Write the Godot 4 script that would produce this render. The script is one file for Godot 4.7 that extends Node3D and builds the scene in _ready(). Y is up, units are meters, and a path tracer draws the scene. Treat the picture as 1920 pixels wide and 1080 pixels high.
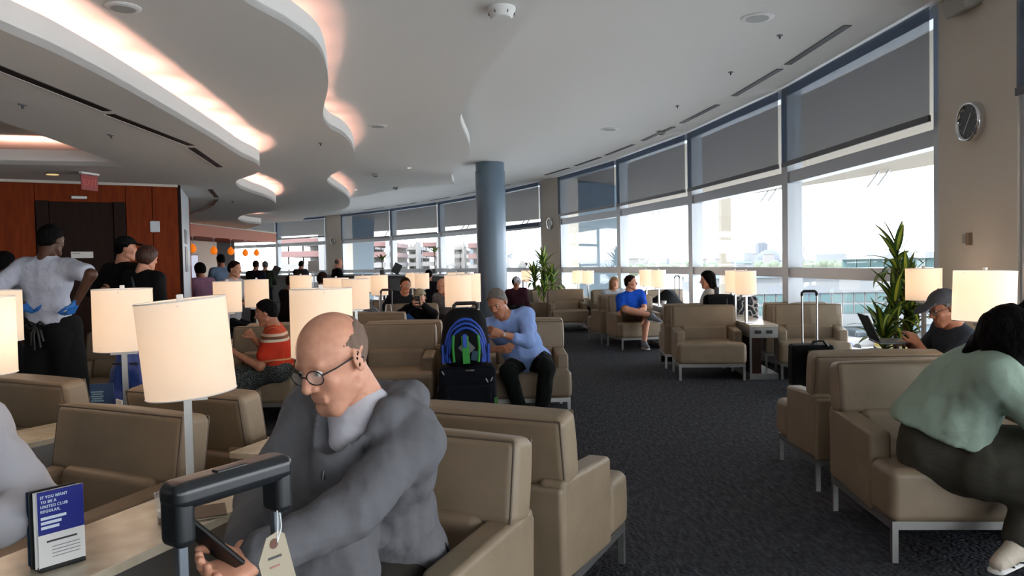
extends Node3D
# An airport lounge with curved window wall, cloud ceilings, armchairs, lamps and travellers.

const F := 1420.0            # focal length in pixels of a 1920x1080 frame
const EYE := 1.45
const AX := -31.05           # centre of the round building, seen from above
const AZ := -6.56
const AR := 34.88            # radius of the window wall
const CEIL := 3.65
const H_B := 3.34
const H_C := 3.02
const H_D := 2.70
const LIP := 0.18
const GROUND := -6.0

var cam_fw: Vector3
var cam_r: Vector3
var cam_u: Vector3
var M := {}
var taken := {}
var shared := {}

func _ready() -> void:
	set_camera()
	set_light()
	make_materials()
	build_shell()
	build_ceiling()
	build_outside()
	build_furniture()
	build_people()
	build_details()

func set_camera() -> void:
	var p := atan(46.0 / F)
	var r := atan(0.02)
	cam_fw = Vector3(0, -sin(p), -cos(p))
	var r0 := Vector3(1, 0, 0)
	var u0 := r0.cross(cam_fw)
	cam_r = r0 * cos(r) - u0 * sin(r)
	cam_u = u0 * cos(r) + r0 * sin(r)
	var c := Camera3D.new()
	c.name = "camera"
	add_child(c)
	c.transform = Transform3D(Basis(cam_r, cam_u, -cam_fw), Vector3(0, EYE, 0))
	c.fov = rad_to_deg(2.0 * atan(540.0 / F))
	c.near = 0.05
	c.far = 4000.0
	c.current = true

func set_light() -> void:
	var e := Environment.new()
	var sk := ProceduralSkyMaterial.new()
	sk.sky_top_color = Color(0.80, 0.87, 0.95)
	sk.sky_horizon_color = Color(0.98, 0.98, 0.98)
	sk.sky_curve = 0.25
	sk.ground_bottom_color = Color(0.46, 0.46, 0.46)
	sk.ground_horizon_color = Color(0.54, 0.55, 0.56)
	sk.sky_energy_multiplier = 1.0
	sk.ground_energy_multiplier = 1.0
	var s := Sky.new()
	s.sky_material = sk
	e.background_mode = Environment.BG_SKY
	e.sky = s
	e.background_energy_multiplier = 16.5
	e.tonemap_mode = Environment.TONE_MAPPER_LINEAR
	e.tonemap_exposure = 0.65
	e.sdfgi_enabled = true
	e.ssao_enabled = true
	e.ssil_enabled = true
	var w := WorldEnvironment.new()
	w.name = "environment"
	w.environment = e
	add_child(w)
	var sun := DirectionalLight3D.new()
	sun.name = "sun"
	add_child(sun)
	sun.look_at_from_position(Vector3.ZERO, -Vector3(-0.45, 0.85, 0.55), Vector3.UP)
	sun.light_energy = 4.0
	sun.light_color = Color(1.0, 0.97, 0.92)
	sun.light_angular_distance = 0.5
	sun.shadow_enabled = true

# ---- pixels to places
func ray(x: float, y: float) -> Vector3:
	return cam_fw + cam_r * ((x - 960.0) / F) - cam_u * ((y - 540.0) / F)

func fl(x: float, y: float, h := 0.0) -> Vector3:      # where the sight line meets the height h
	var d := ray(x, y)
	return Vector3(0, EYE, 0) + d * ((h - EYE) / d.y)

func at(x: float, y: float, z: float) -> Vector3:       # the point of the sight line at distance z in front
	var d := ray(x, y)
	return Vector3(0, EYE, 0) + d * (z / -d.z)

func arc(deg: float, r := AR, h := 0.0) -> Vector3:
	return Vector3(AX + r * cos(deg_to_rad(deg)), h, AZ + r * sin(deg_to_rad(deg)))

# ---- names and tags
func numbered(n: String) -> String:
	var k: int = taken.get(n, 0)
	taken[n] = k + 1
	return n if k == 0 else "%s_%03d" % [n, k]

func thing(called: String, label: String, category: String, where := Vector3.ZERO, turn := 0.0, group := "") -> Node3D:
	var o := Node3D.new()
	o.name = numbered(called)
	add_child(o)
	o.position = where
	o.rotation_degrees.y = turn
	tag(o, label, category, group)
	return o

func tag(o: Node, label := "", category := "", group := "", kind := "") -> void:
	if label: o.set_meta("label", label)
	if category: o.set_meta("category", category)
	if group: o.set_meta("group", group)
	if kind: o.set_meta("kind", kind)

func struct(called: String, where := Vector3.ZERO) -> Node3D:
	var o := Node3D.new()
	o.name = called
	add_child(o)
	o.position = where
	o.set_meta("kind", "structure")
	return o

func part(called: String, mesh: Mesh, mat: Material, parent: Node, where := Vector3.ZERO, basis := Basis.IDENTITY) -> MeshInstance3D:
	var o := MeshInstance3D.new()
	o.mesh = mesh
	if mat: o.material_override = mat
	if parent == self:
		o.name = numbered(called)
		add_child(o)
	else:
		o.name = called
		parent.add_child(o, true)
	o.transform = Transform3D(basis, where)
	return o

func copy(o: Node3D, where: Vector3, turn: float, label := "") -> Node3D:
	var base: String = o.name
	var c: Node3D = o.duplicate()
	c.name = numbered(base.get_slice("__", 0))
	add_child(c)
	c.position = where
	c.rotation_degrees.y = turn
	if label: c.set_meta("label", label)
	return c

# ---- mesh building
class MB:
	var v := PackedVector3Array()
	var n := PackedVector3Array()
	var i := PackedInt32Array()
	var uv := PackedVector2Array()
	var c := PackedColorArray()
	func tri(a: Vector3, b: Vector3, d: Vector3, na: Vector3, nb: Vector3, nd: Vector3) -> void:
		var k := v.size()
		v.append_array([a, b, d])
		n.append_array([na, nb, nd])
		if (b - a).cross(d - a).dot(na + nb + nd) > 0.0:
			i.append_array([k, k + 2, k + 1])
		else:
			i.append_array([k, k + 1, k + 2])
	func flat(a: Vector3, b: Vector3, d: Vector3, out: Vector3) -> void:
		var m := (b - a).cross(d - a).normalized()
		if m.dot(out) < 0.0: m = -m
		tri(a, b, d, m, m, m)
	func quad(a: Vector3, b: Vector3, d: Vector3, e: Vector3, out: Vector3) -> void:
		flat(a, b, d, out)
		flat(a, d, e, out)
	func box(ce: Vector3, size: Vector3, bs := Basis.IDENTITY) -> void:
		var h := size * 0.5
		for ax in 3:
			for s in [-1.0, 1.0]:
				var o := Vector3.ZERO
				o[ax] = s
				var p := Vector3.ZERO
				p[(ax + 1) % 3] = 1.0
				var q := Vector3.ZERO
				q[(ax + 2) % 3] = 1.0
				var A := ce + bs * ((o - p - q) * h)
				var B := ce + bs * ((o + p - q) * h)
				var C := ce + bs * ((o + p + q) * h)
				var D := ce + bs * ((o - p + q) * h)
				quad(A, B, C, D, bs * o)
	# box with rounded edges, puffed by bulge
	func rbox(ce: Vector3, size: Vector3, r: float, bs := Basis.IDENTITY, bulge := 0.0, sub := 1, seg := 2) -> void:
		var h := size * 0.5
		r = minf(r, minf(h.x, minf(h.y, h.z)) * 0.98)
		var inner := h - Vector3(r, r, r)
		var turn := bs.inverse().transposed()
		for ax in 3:
			var a1 := (ax + 1) % 3
			var a2 := (ax + 2) % 3
			var us := ticks(h[a1], r, sub, seg)
			var vs := ticks(h[a2], r, sub, seg)
			for s in [-1.0, 1.0]:
				var base := v.size()
				for a in us:
					for b in vs:
						var p := Vector3.ZERO
						p[ax] = s * h[ax]
						p[a1] = a
						p[a2] = b
						var q := p.clamp(-inner, inner)
						var d := (p - q).normalized()
						var w := q + d * r
						if bulge != 0.0:
							var f := (1.0 - pow(absf(a) / h[a1], 2.0)) * (1.0 - pow(absf(b) / h[a2], 2.0))
							w[ax] += s * bulge * f
						v.append(ce + bs * w)
						n.append((turn * d).normalized())
				var m := vs.size()
				for x in us.size() - 1:
					for y in m - 1:
						var k := base + x * m + y
						if s > 0.0:
							i.append_array([k, k + 1, k + m + 1, k, k + m + 1, k + m])
						else:
							i.append_array([k, k + m + 1, k + 1, k, k + m, k + m + 1])
	func ticks(h: float, r: float, sub: int, seg: int) -> PackedFloat32Array:
		var t := PackedFloat32Array()
		for k in seg:
			t.append(-h + r * (1.0 - tan(PI / 4 * (1.0 - float(k) / seg))))
		for k in sub + 1:
			t.append(lerpf(-h + r, h - r, float(k) / sub))
		for k in seg:
			t.append(h - r + r * tan(PI / 4 * float(k + 1) / seg))
		return t
	# rings of equal length joined into a skin
	func skin(rings: Array, closed := true, caps := true) -> void:
		var base := v.size()
		var m: int = rings[0].size()
		var cnt := rings.size()
		var all := PackedVector3Array()
		for rg in rings: all.append_array(rg)
		for a in cnt:
			for b in m:
				var pb := all[a * m + (b + m - 1) % m] if closed or b > 0 else all[a * m + b]
				var nb := all[a * m + (b + 1) % m] if closed or b < m - 1 else all[a * m + b]
				var pa := all[maxi(a - 1, 0) * m + b]
				var na := all[mini(a + 1, cnt - 1) * m + b]
				v.append(all[a * m + b])
				var nn := (nb - pb).cross(na - pa)
				n.append(nn.normalized() if nn.length() > 1e-9 else Vector3.UP)
		var lim := m if closed else m - 1
		for a in cnt - 1:
			for b in lim:
				var k0 := base + a * m + b
				var k1 := base + a * m + (b + 1) % m
				i.append_array([k0, k0 + m, k1, k1, k0 + m, k1 + m])
		if caps and closed:
			for e in [0, cnt - 1]:
				var ce := Vector3.ZERO
				for b in m: ce += all[e * m + b]
				ce /= m
				var other := all[(1 if e == 0 else cnt - 2) * m]
				var axis := (all[e * m + 1] - all[e * m]).cross(all[e * m + 2] - all[e * m])
				if axis.dot(ce - other) < 0.0: axis = -axis
				axis = axis.normalized()
				for b in m:
					tri(ce, all[e * m + b], all[e * m + (b + 1) % m], axis, axis, axis)
	func tube(path: Array, r: float, sides := 8, r2 := -1.0) -> void:
		var rings := []
		var up := Vector3.UP
		for k in path.size():
			var d: Vector3 = (path[mini(k + 1, path.size() - 1)] - path[maxi(k - 1, 0)]).normalized()
			if absf(d.dot(up)) > 0.95: up = Vector3.RIGHT if absf(d.x) < 0.9 else Vector3.UP
			var s := d.cross(up).normalized()
			up = s.cross(d).normalized()
			var rr := r if r2 < 0.0 else lerpf(r, r2, float(k) / maxi(1, path.size() - 1))
			var rg := PackedVector3Array()
			for b in sides:
				var a := TAU * b / sides
				rg.append(path[k] + (s * cos(a) - up * sin(a)) * rr)
			rings.append(rg)
		skin(rings)
	func bar(a: Vector3, b: Vector3, w: float, t: float, up := Vector3.UP) -> void:
		var d := (b - a)
		var z := d.normalized()
		if absf(z.dot(up)) > 0.98: up = Vector3.RIGHT
		var x := up.cross(z).normalized()
		var y := z.cross(x)
		box((a + b) * 0.5, Vector3(w, t, d.length()), Basis(x, y, z))
	# profile of Vector2(radius, height) turned about y
	func lathe(pr: Array, sides := 24, ce := Vector3.ZERO, caps := true) -> void:
		var rings := []
		for q in pr:
			var rg := PackedVector3Array()
			for b in sides:
				var a := TAU * b / sides
				rg.append(ce + Vector3(cos(a) * q.x, q.y, -sin(a) * q.x))
			rings.append(rg)
		skin(rings, true, caps)
	# flat outline (x, z) between two heights
	func prism(poly: PackedVector2Array, y0: float, y1: float, sides := true, smooth := false) -> void:
		var t := Geometry2D.triangulate_polygon(poly)
		for k in range(0, t.size(), 3):
			var a := poly[t[k]]
			var b := poly[t[k + 1]]
			var d := poly[t[k + 2]]
			for y in [y0, y1]:
				flat(Vector3(a.x, y, a.y), Vector3(b.x, y, b.y), Vector3(d.x, y, d.y), Vector3.UP if y == y1 else Vector3.DOWN)
		if not sides: return
		var area := 0.0
		var m := poly.size()
		for k in m: area += poly[k].cross(poly[(k + 1) % m])
		var sign := 1.0 if area > 0.0 else -1.0
		for k in m:
			var a := poly[k]
			var b := poly[(k + 1) % m]
			var e := (b - a)
			var o := Vector3(e.y, 0, -e.x).normalized() * sign
			var oa := o
			var ob := o
			if smooth:
				var pe := a - poly[(k + m - 1) % m]
				var ne := poly[(k + 2) % m] - b
				var po := Vector3(pe.y, 0, -pe.x).normalized() * sign
				var no := Vector3(ne.y, 0, -ne.x).normalized() * sign
				if po.dot(o) > 0.7: oa = (po + o).normalized()
				if no.dot(o) > 0.7: ob = (no + o).normalized()
			tri(Vector3(a.x, y0, a.y), Vector3(b.x, y0, b.y), Vector3(b.x, y1, b.y), oa, ob, ob)
			tri(Vector3(a.x, y0, a.y), Vector3(b.x, y1, b.y), Vector3(a.x, y1, a.y), oa, ob, oa)
	func mesh() -> ArrayMesh:
		var a := []
		a.resize(Mesh.ARRAY_MAX)
		a[Mesh.ARRAY_VERTEX] = v
		a[Mesh.ARRAY_NORMAL] = n
		a[Mesh.ARRAY_INDEX] = i
		if uv.size() == v.size() and uv.size() > 0: a[Mesh.ARRAY_TEX_UV] = uv
		if c.size() == v.size() and c.size() > 0: a[Mesh.ARRAY_COLOR] = c
		var m := ArrayMesh.new()
		m.add_surface_from_arrays(Mesh.PRIMITIVE_TRIANGLES, a)
		return m

func box_mesh(size: Vector3, r := 0.0) -> Mesh:
	var key := "box%s_%s" % [size, r]
	if not shared.has(key):
		var b := MB.new()
		if r > 0.0: b.rbox(Vector3.ZERO, size, r)
		else: b.box(Vector3.ZERO, size)
		shared[key] = b.mesh()
	return shared[key]

func cyl_mesh(r: float, h: float, sides := 20, r2 := -1.0) -> Mesh:
	var b := MB.new()
	b.lathe([Vector2(r, -h / 2), Vector2(r if r2 < 0.0 else r2, h / 2)], sides)
	return b.mesh()

# ---- materials
func noise_tex(seed_: int, freq: float, c0: Color, c1: Color, size := 256, oct := 4, stretch := Vector2(1, 1), normal := 0.0, kind := FastNoiseLite.TYPE_SIMPLEX_SMOOTH) -> ImageTexture:
	var fn := FastNoiseLite.new()
	fn.seed = seed_
	fn.noise_type = kind
	fn.frequency = freq
	fn.fractal_octaves = oct
	var w := int(size * stretch.x)
	var h := int(size * stretch.y)
	var g := fn.get_seamless_image(w, h)
	g.resize(size, size, Image.INTERPOLATE_LANCZOS)
	if normal > 0.0:
		g.convert(Image.FORMAT_RGBA8)
		g.bump_map_to_normal_map(normal)
		return ImageTexture.create_from_image(g)
	g.convert(Image.FORMAT_RGB8)
	for y in size:
		for x in size:
			g.set_pixel(x, y, c0.lerp(c1, g.get_pixel(x, y).r))
	return ImageTexture.create_from_image(g)

func mat(col: Color, rough := 0.7, metal := 0.0, spec := 0.5) -> StandardMaterial3D:
	var m := StandardMaterial3D.new()
	m.albedo_color = col
	m.roughness = rough
	m.metallic = metal
	m.metallic_specular = spec
	return m

func textured(m: StandardMaterial3D, tex: Texture2D, scale: float, world := false) -> StandardMaterial3D:
	m.albedo_texture = tex
	m.uv1_triplanar = true
	m.uv1_world_triplanar = world
	m.uv1_scale = Vector3.ONE * scale
	return m

func bumped(m: StandardMaterial3D, tex: Texture2D, amount: float, scale := 0.0) -> StandardMaterial3D:
	m.normal_enabled = true
	m.normal_texture = tex
	m.normal_scale = amount
	m.uv1_triplanar = true
	if scale > 0.0: m.uv1_scale = Vector3.ONE * scale
	return m

func glow(col: Color, e: float) -> StandardMaterial3D:
	var m := mat(col, 0.6)
	m.emission_enabled = true
	m.emission = col
	m.emission_energy_multiplier = e
	return m

func cloth(col: Color, weave := true) -> StandardMaterial3D:
	var key := "cloth%s" % col
	if not M.has(key):
		var m := mat(col, 0.9, 0.0, 0.25)
		if weave: bumped(m, M.fold_n, 1.1, 3.0)
		M[key] = m
	return M[key]

func plain(col: Color, rough := 0.6, metal := 0.0) -> StandardMaterial3D:
	var key := "plain%s_%s_%s" % [col, rough, metal]
	if not M.has(key): M[key] = mat(col, rough, metal)
	return M[key]

func make_materials() -> void:
	out_materials()
	people_materials()
	detail_materials()
	M.leather_n = noise_tex(3, 0.06, Color.BLACK, Color.WHITE, 256, 3, Vector2(1, 1), 2.0, FastNoiseLite.TYPE_CELLULAR)
	M.fold_n = noise_tex(8, 0.012, Color.BLACK, Color.WHITE, 256, 3, Vector2(1, 1), 6.0)
	M.leather = mat(Color(1, 1, 1), 0.48, 0.0, 0.45)
	textured(M.leather, noise_tex(4, 0.01, Color(0.455, 0.40, 0.325), Color(0.515, 0.455, 0.375), 256, 4), 1.2)
	bumped(M.leather, M.leather_n, 0.18)
	M.piping = mat(Color(0.36, 0.31, 0.26), 0.55)
	M.steel = mat(Color(0.66, 0.66, 0.65), 0.34, 0.9)
	M.dark_steel = mat(Color(0.32, 0.32, 0.33), 0.4, 0.8)
	M.chrome = mat(Color(0.86, 0.86, 0.86), 0.12, 1.0)
	M.carpet = mat(Color.WHITE, 0.95, 0.0, 0.2)
	textured(M.carpet, noise_tex(11, 0.09, Color(0.16, 0.166, 0.182), Color(0.29, 0.297, 0.315), 512, 3, Vector2(1, 0.25)), 0.6, true)
	bumped(M.carpet, noise_tex(12, 0.25, Color.BLACK, Color.WHITE, 256, 2, Vector2(1, 1), 4.0), 0.5)
	M.ceiling = mat(Color(0.86, 0.855, 0.84), 0.85, 0.0, 0.3)
	M.pier = mat(Color(0.80, 0.77, 0.725), 0.85, 0.0, 0.3)
	M.wood = mat(Color.WHITE, 0.55, 0.0, 0.22)
	textured(M.wood, noise_tex(21, 0.02, Color(0.40, 0.145, 0.035), Color(0.51, 0.21, 0.055), 256, 4, Vector2(4, 0.5)), 0.6)
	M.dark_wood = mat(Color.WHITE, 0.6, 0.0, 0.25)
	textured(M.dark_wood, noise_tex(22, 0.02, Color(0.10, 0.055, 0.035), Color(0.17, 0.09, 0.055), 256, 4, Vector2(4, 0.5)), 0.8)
	M.copper = mat(Color(0.66, 0.36, 0.24), 0.5, 0.25)
	M.quartz = mat(Color.WHITE, 0.22)
	textured(M.quartz, noise_tex(31, 0.02, Color(0.70, 0.655, 0.57), Color(0.80, 0.76, 0.68), 256, 5), 1.5)
	M.alu = mat(Color(0.68, 0.70, 0.72), 0.45, 0.35)
	M.glass = mat(Color(0.10, 0.13, 0.13, 0.05), 0.02)
	M.glass.transparency = BaseMaterial3D.TRANSPARENCY_ALPHA
	M.clear = mat(Color(0.95, 0.97, 0.98, 0.18), 0.05)
	M.clear.transparency = BaseMaterial3D.TRANSPARENCY_ALPHA
	M.screen_cloth = mat(Color(0.29, 0.355, 0.45, 0.77), 0.9, 0.0, 0.2)
	M.screen_cloth.transparency = BaseMaterial3D.TRANSPARENCY_ALPHA
	M.column = mat(Color(0.40, 0.47, 0.53), 0.38, 0.2)
	M.black = mat(Color(0.03, 0.03, 0.035), 0.5)
	M.black_cloth = mat(Color(0.045, 0.047, 0.055), 0.85, 0.0, 0.3)
	M.white = mat(Color(0.85, 0.85, 0.84), 0.6)
	M.shade = mat(Color(1.0, 0.95, 0.88), 0.9, 0.0, 0.1)
	M.shade.backlight_enabled = true
	M.shade.backlight = Color(1.0, 0.94, 0.86)
	M.shade.emission_enabled = true
	M.shade.emission = Color(1.0, 0.92, 0.87)
	M.shade.emission_energy_multiplier = 0.19
	M.bulb = glow(Color(1.0, 0.82, 0.6), 6.0)
	M.skin = mat(Color(0.80, 0.58, 0.47), 0.5, 0.0, 0.4)
	M.skin2 = mat(Color(0.66, 0.44, 0.33), 0.5, 0.0, 0.4)
	M.skin3 = mat(Color(0.30, 0.19, 0.14), 0.5, 0.0, 0.4)
	for sk in [M.skin, M.skin2, M.skin3]:
		var c: Color = sk.albedo_color
		textured(sk, noise_tex(71, 0.02, c.darkened(0.10) * Color(1.0, 0.96, 0.95), c.lightened(0.05), 256, 5), 6.0)
		sk.albedo_color = Color.WHITE
	M.lips = mat(Color(0.62, 0.36, 0.32), 0.5)
	M.hair_black = mat(Color(0.03, 0.026, 0.026), 0.75, 0.0, 0.2)
	M.hair_brown = mat(Color(0.13, 0.075, 0.045), 0.75, 0.0, 0.2)
	M.hair_grey = mat(Color(0.36, 0.34, 0.32), 0.7)
	M.hair_stubble = mat(Color(0.44, 0.37, 0.325), 0.85, 0.0, 0.2)
	M.hair_blond = mat(Color(0.55, 0.42, 0.26), 0.6)
	for h in [M.hair_black, M.hair_brown, M.hair_grey, M.hair_blond]:
		bumped(h, noise_tex(41, 0.05, Color.BLACK, Color.WHITE, 128, 2, Vector2(3, 0.4), 5.0), 0.8, 6.0)

# ---- the room: floor, walls, windows, piers
# angles of the mullions on the round window wall, bay by bay; piers stand between the bays
const BAYS := [
	[23.3, 17.85, 12.4, 6.98, 1.54],
	[-0.21, -5.65, -11.07, -16.54, -21.95],
	[-23.70, -29.3, -34.95, -40.6, -46.6],
	[-48.4, -54.4, -60.2, -66.0, -71.8],
	[46.8, 41.36, 35.92, 30.48, 25.04],
]
const RAIL := 1.26           # middle of the lower rail
const TRANSOM := 2.50        # middle of the upper rail

func build_shell() -> void:
	# floor
	var f := struct("floor")
	var b := MB.new()
	var poly := PackedVector2Array()
	for k in 41:
		var p := arc(lerpf(62.0, -90.0, k / 40.0), AR + 0.3)
		poly.append(Vector2(p.x, p.z))
	for k in 11:
		var p := arc(lerpf(-90.0, 62.0, k / 10.0), 12.0)
		poly.append(Vector2(p.x, p.z))
	b.prism(poly, -0.4, 0.0)
	part("carpet", b.mesh(), M.carpet, f)
	# walls that close the room
	inner_wall()
	var wb := struct("wall_back")
	b = MB.new()
	var w0 := arc(49.0, AR + 0.3)
	var w1 := arc(49.0, 18.0)
	b.bar(Vector3(w0.x, CEIL / 2, w0.z), Vector3(w1.x, CEIL / 2, w1.z), 0.3, CEIL + 0.2)
	part("wall_panel", b.mesh(), M.pier, wb)
	# piers
	pier("wall_pier", 25.04, 23.3)
	pier("wall_pier", 49.2, 46.8)
	pier("wall_pier", 1.54, -0.21)
	pier("wall_pier", -21.95, -23.70)
	pier("wall_pier", -46.6, -48.4)
	var n := 1
	for bay in BAYS:
		for k in 4:
			window(n, bay[k], bay[k + 1])
			n += 1
	# round column
	var c := struct("column_1", at(918.5, 309, 16.6) * Vector3(1, 0, 1))
	b = MB.new()
	b.lathe([Vector2(0.325, 0), Vector2(0.325, 3.46), Vector2(0.312, 3.465), Vector2(0.312, CEIL + 0.02)], 40)
	part("shaft", b.mesh(), M.column, c)

func pier(called: String, a0: float, a1: float) -> void:
	var o := struct(numbered(called))
	var b := MB.new()
	var p0 := arc(a0, AR - 0.06)
	var p1 := arc(a1, AR - 0.06)
	var q0 := arc(a0, AR + 0.5)
	var q1 := arc(a1, AR + 0.5)
	b.prism(PackedVector2Array([Vector2(p0.x, p0.z), Vector2(p1.x, p1.z), Vector2(q1.x, q1.z), Vector2(q0.x, q0.z)]), -0.2, CEIL + 0.1)
	part("pier_body", b.mesh(), M.pier, o)

func rail(b: MB, a0: float, a1: float, y: float, hh: float, r0: float, r1: float) -> void:
	var p0 := arc(a0, r0)
	var p1 := arc(a1, r0)
	var q0 := arc(a0, r1)
	var q1 := arc(a1, r1)
	b.prism(PackedVector2Array([Vector2(p0.x, p0.z), Vector2(p1.x, p1.z), Vector2(q1.x, q1.z), Vector2(q0.x, q0.z)]), y - hh, y + hh)

func window(n: int, a0: float, a1: float) -> void:
	var o := struct("window_%d" % n)
	var w := 0.055 / AR * 57.3
	var b := MB.new()
	rail(b, a0, a0 - 2 * w, CEIL / 2, CEIL / 2, AR - 0.04, AR + 0.16)
	part("mullion", b.mesh(), M.alu, o)
	b = MB.new()
	rail(b, a1 + 2 * w * 0.5, a1, CEIL / 2, CEIL / 2, AR - 0.04, AR + 0.16)
	part("mullion", b.mesh(), M.alu, o)
	for y in [[RAIL, 0.065], [TRANSOM, 0.075], [0.06, 0.06], [CEIL - 0.04, 0.05]]:
		b = MB.new()
		rail(b, a0 - 2 * w, a1 + w, y[0], y[1], AR - 0.02, AR + 0.14)
		part("rail", b.mesh(), M.alu, o)
	for y in [[0.12, RAIL - 0.065], [RAIL + 0.065, TRANSOM - 0.075], [TRANSOM + 0.075, CEIL - 0.09]]:
		b = MB.new()
		var p0 := arc(a0 - 2 * w, AR + 0.06)
		var p1 := arc(a1 + w, AR + 0.06)
		b.quad(Vector3(p0.x, y[0], p0.z), Vector3(p1.x, y[0], p1.z), Vector3(p1.x, y[1], p1.z), Vector3(p0.x, y[1], p0.z), Vector3(AX, 0, AZ) - p0)
		part("pane", b.mesh(), M.glass, o)

func roller_shade(a0: float, a1: float, bottom: float, label: String) -> void:
	var o := thing("roller_shade", label, "window shade", Vector3.ZERO, 0.0, "grey roller shades along the window wall")
	var g := 0.07 / AR * 57.3
	var b := MB.new()
	var p0 := arc(a0 - 0.35 * g, AR - 0.123)
	var p1 := arc(a1 + 1.2 * g, AR - 0.123)
	var up := Vector3(0, CEIL - 0.02, 0)
	var dn := Vector3(0, bottom, 0)
	b.quad(p0 + dn, p1 + dn, p1 + up, p0 + up, Vector3(AX, 0, AZ) - p0)
	part("fabric", b.mesh(), M.screen_cloth, o)
	b = MB.new()
	rail(b, a0 - 0.35 * g, a1 + 1.2 * g, bottom + 0.02, 0.028, AR - 0.135, AR - 0.112)
	part("bottom_bar", b.mesh(), M.dark_steel, o)

func inner_wall() -> void:
	# the panelled core wall on the inner side, with a door
	var A := fl(-420, 322, H_D)
	var B := fl(332, 347, H_D)
	A.y = 0; B.y = 0
	var d := (B - A).normalized()
	var nrm := Vector3(-d.z, 0, d.x)      # towards the camera
	if nrm.z < 0: nrm = -nrm
	var w := struct("wall_left")
	var L := (B - A).length()
	var bs := Basis(d, Vector3.UP, nrm)
	var widths := [0.0, 0.22, 0.46, 0.62]
	# panels from A to the door, the door opening, panels to B
	var da := (fl(92, 379, H_D * 0.9) - A).dot(d)
	var D0 := plane_hit(92, 400, A, nrm)
	var D1 := plane_hit(212, 400, A, nrm)
	var t0 := (D0 - A).dot(d)
	var t1 := (D1 - A).dot(d)
	var door_h: float = plane_hit(150, 379, A, nrm).y
	var cuts := [0.0, t0 * 0.34, t0 * 0.68, t0 - 0.16]
	for k in 3:
		var pw: float = cuts[k + 1] - cuts[k] - 0.008
		part("panel", box_mesh(Vector3(pw, H_D, 0.06), 0.004), M.wood, w, A + d * ((cuts[k] + cuts[k + 1]) / 2) + Vector3(0, H_D / 2, 0), bs)
	var rest := L - t1 - 0.16
	for k in 2:
		part("panel", box_mesh(Vector3(rest / 2 - 0.008, H_D, 0.06), 0.004), M.wood, w, A + d * (t1 + 0.16 + rest * (k + 0.5) / 2) + Vector3(0, H_D / 2, 0), bs)
	part("panel", box_mesh(Vector3(t1 - t0 + 0.32, H_D - door_h, 0.06), 0.004), M.wood, w, A + d * ((t0 + t1) / 2) + Vector3(0, (H_D + door_h) / 2, 0), bs)
	part("wall_core", box_mesh(Vector3(L, H_D + 0.1, 0.2)), M.dark_wood, w, A + d * (L / 2) + Vector3(0, H_D / 2, 0) - nrm * 0.2, bs)
	part("cornice", box_mesh(Vector3(L, 0.035, 0.03)), M.pier, w, A + d * (L / 2) + Vector3(0, H_D - 0.018, 0) + nrm * 0.045, bs)
	part("skirting", box_mesh(Vector3(L, 0.1, 0.02)), M.dark_wood, w, A + d * (L / 2) + Vector3(0, 0.05, 0) + nrm * 0.042, bs)
	# door
	var dr := struct("door_1")
	part("door_leaf", box_mesh(Vector3(t1 - t0, door_h, 0.05), 0.005), M.dark_wood, dr, A + d * ((t0 + t1) / 2) + Vector3(0, door_h / 2, 0) - nrm * 0.01, bs)
	for s in [t0 - 0.08, t1 + 0.08]:
		part("door_frame", box_mesh(Vector3(0.15, door_h + 0.02, 0.09), 0.006), M.dark_wood, dr, A + d * s + Vector3(0, door_h / 2, 0), bs)
	part("door_handle", box_mesh(Vector3(0.12, 0.02, 0.03), 0.008), M.steel, dr, A + d * (t1 - 0.1) + Vector3(0, 1.0, 0) + nrm * 0.04, bs)
	# signs on that wall
	var s1 := plane_hit(154, 478, A, nrm)
	var o := thing("door_sign", "small white sign on the dark door of the wood wall", "sign", s1 + nrm * 0.03)
	part("plate", box_mesh(Vector3(0.27, 0.09, 0.012), 0.004), M.white, o, Vector3.ZERO, bs)
	part("print_line", box_mesh(Vector3(0.09, 0.008, 0.002)), plain(Color(0.45, 0.45, 0.45)), o, nrm * 0.007 - d * 0.07 + Vector3(0, 0.018, 0), bs)
	var s2 := plane_hit(148, 371, A, nrm)
	o = thing("door_closer_light", "short white strip fitting above the dark door", "fitting", s2 + nrm * 0.06)
	part("housing", box_mesh(Vector3(0.19, 0.04, 0.05), 0.01), M.white, o, Vector3.ZERO, bs)
	var s3 := plane_hit(290, 425, A, nrm)
	o = thing("wall_panel_box", "square light metal control box on the wood wall", "control box", s3 + nrm * 0.03)
	part("cover", box_mesh(Vector3(0.13, 0.16, 0.03), 0.008), M.alu, o, Vector3.ZERO, bs)
	part("rim", box_mesh(Vector3(0.15, 0.18, 0.012), 0.004), M.steel, o, -nrm * 0.01, bs)
	# metal end of the wall and the returning side
	var E := at(353, 450, 13.2) * Vector3(1, 0, 1)
	var e := (E - B).normalized()
	var en := Vector3(-e.z, 0, e.x)
	if en.x < 0: en = -en
	var eb := Basis(e, Vector3.UP, e.cross(Vector3.UP))
	var w2 := struct("wall_end")
	part("end_panel", box_mesh(Vector3((E - B).length(), H_D, 0.05), 0.004), M.alu, w2, (B + E) / 2 + Vector3(0, H_D / 2, 0), eb)
	part("corner_strip", box_mesh(Vector3(0.06, H_D, 0.09), 0.01), M.dark_wood, w2, B + Vector3(0, H_D / 2, 0), eb)
	for y in [1.62, 1.98]:
		part("slot", box_mesh(Vector3(0.5, 0.22 if y > 1.8 else 0.4, 0.012)), M.dark_steel, w2, (B + E) / 2 + Vector3(0, y, 0) + en * 0.03, eb)
	# far side of the core and the bar recess
	var w3 := struct("wall_bar")
	var P0 := Vector3(-10.6, 0, -17.0)
	var P1 := Vector3(-9.94, 0, -27.0)
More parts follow.
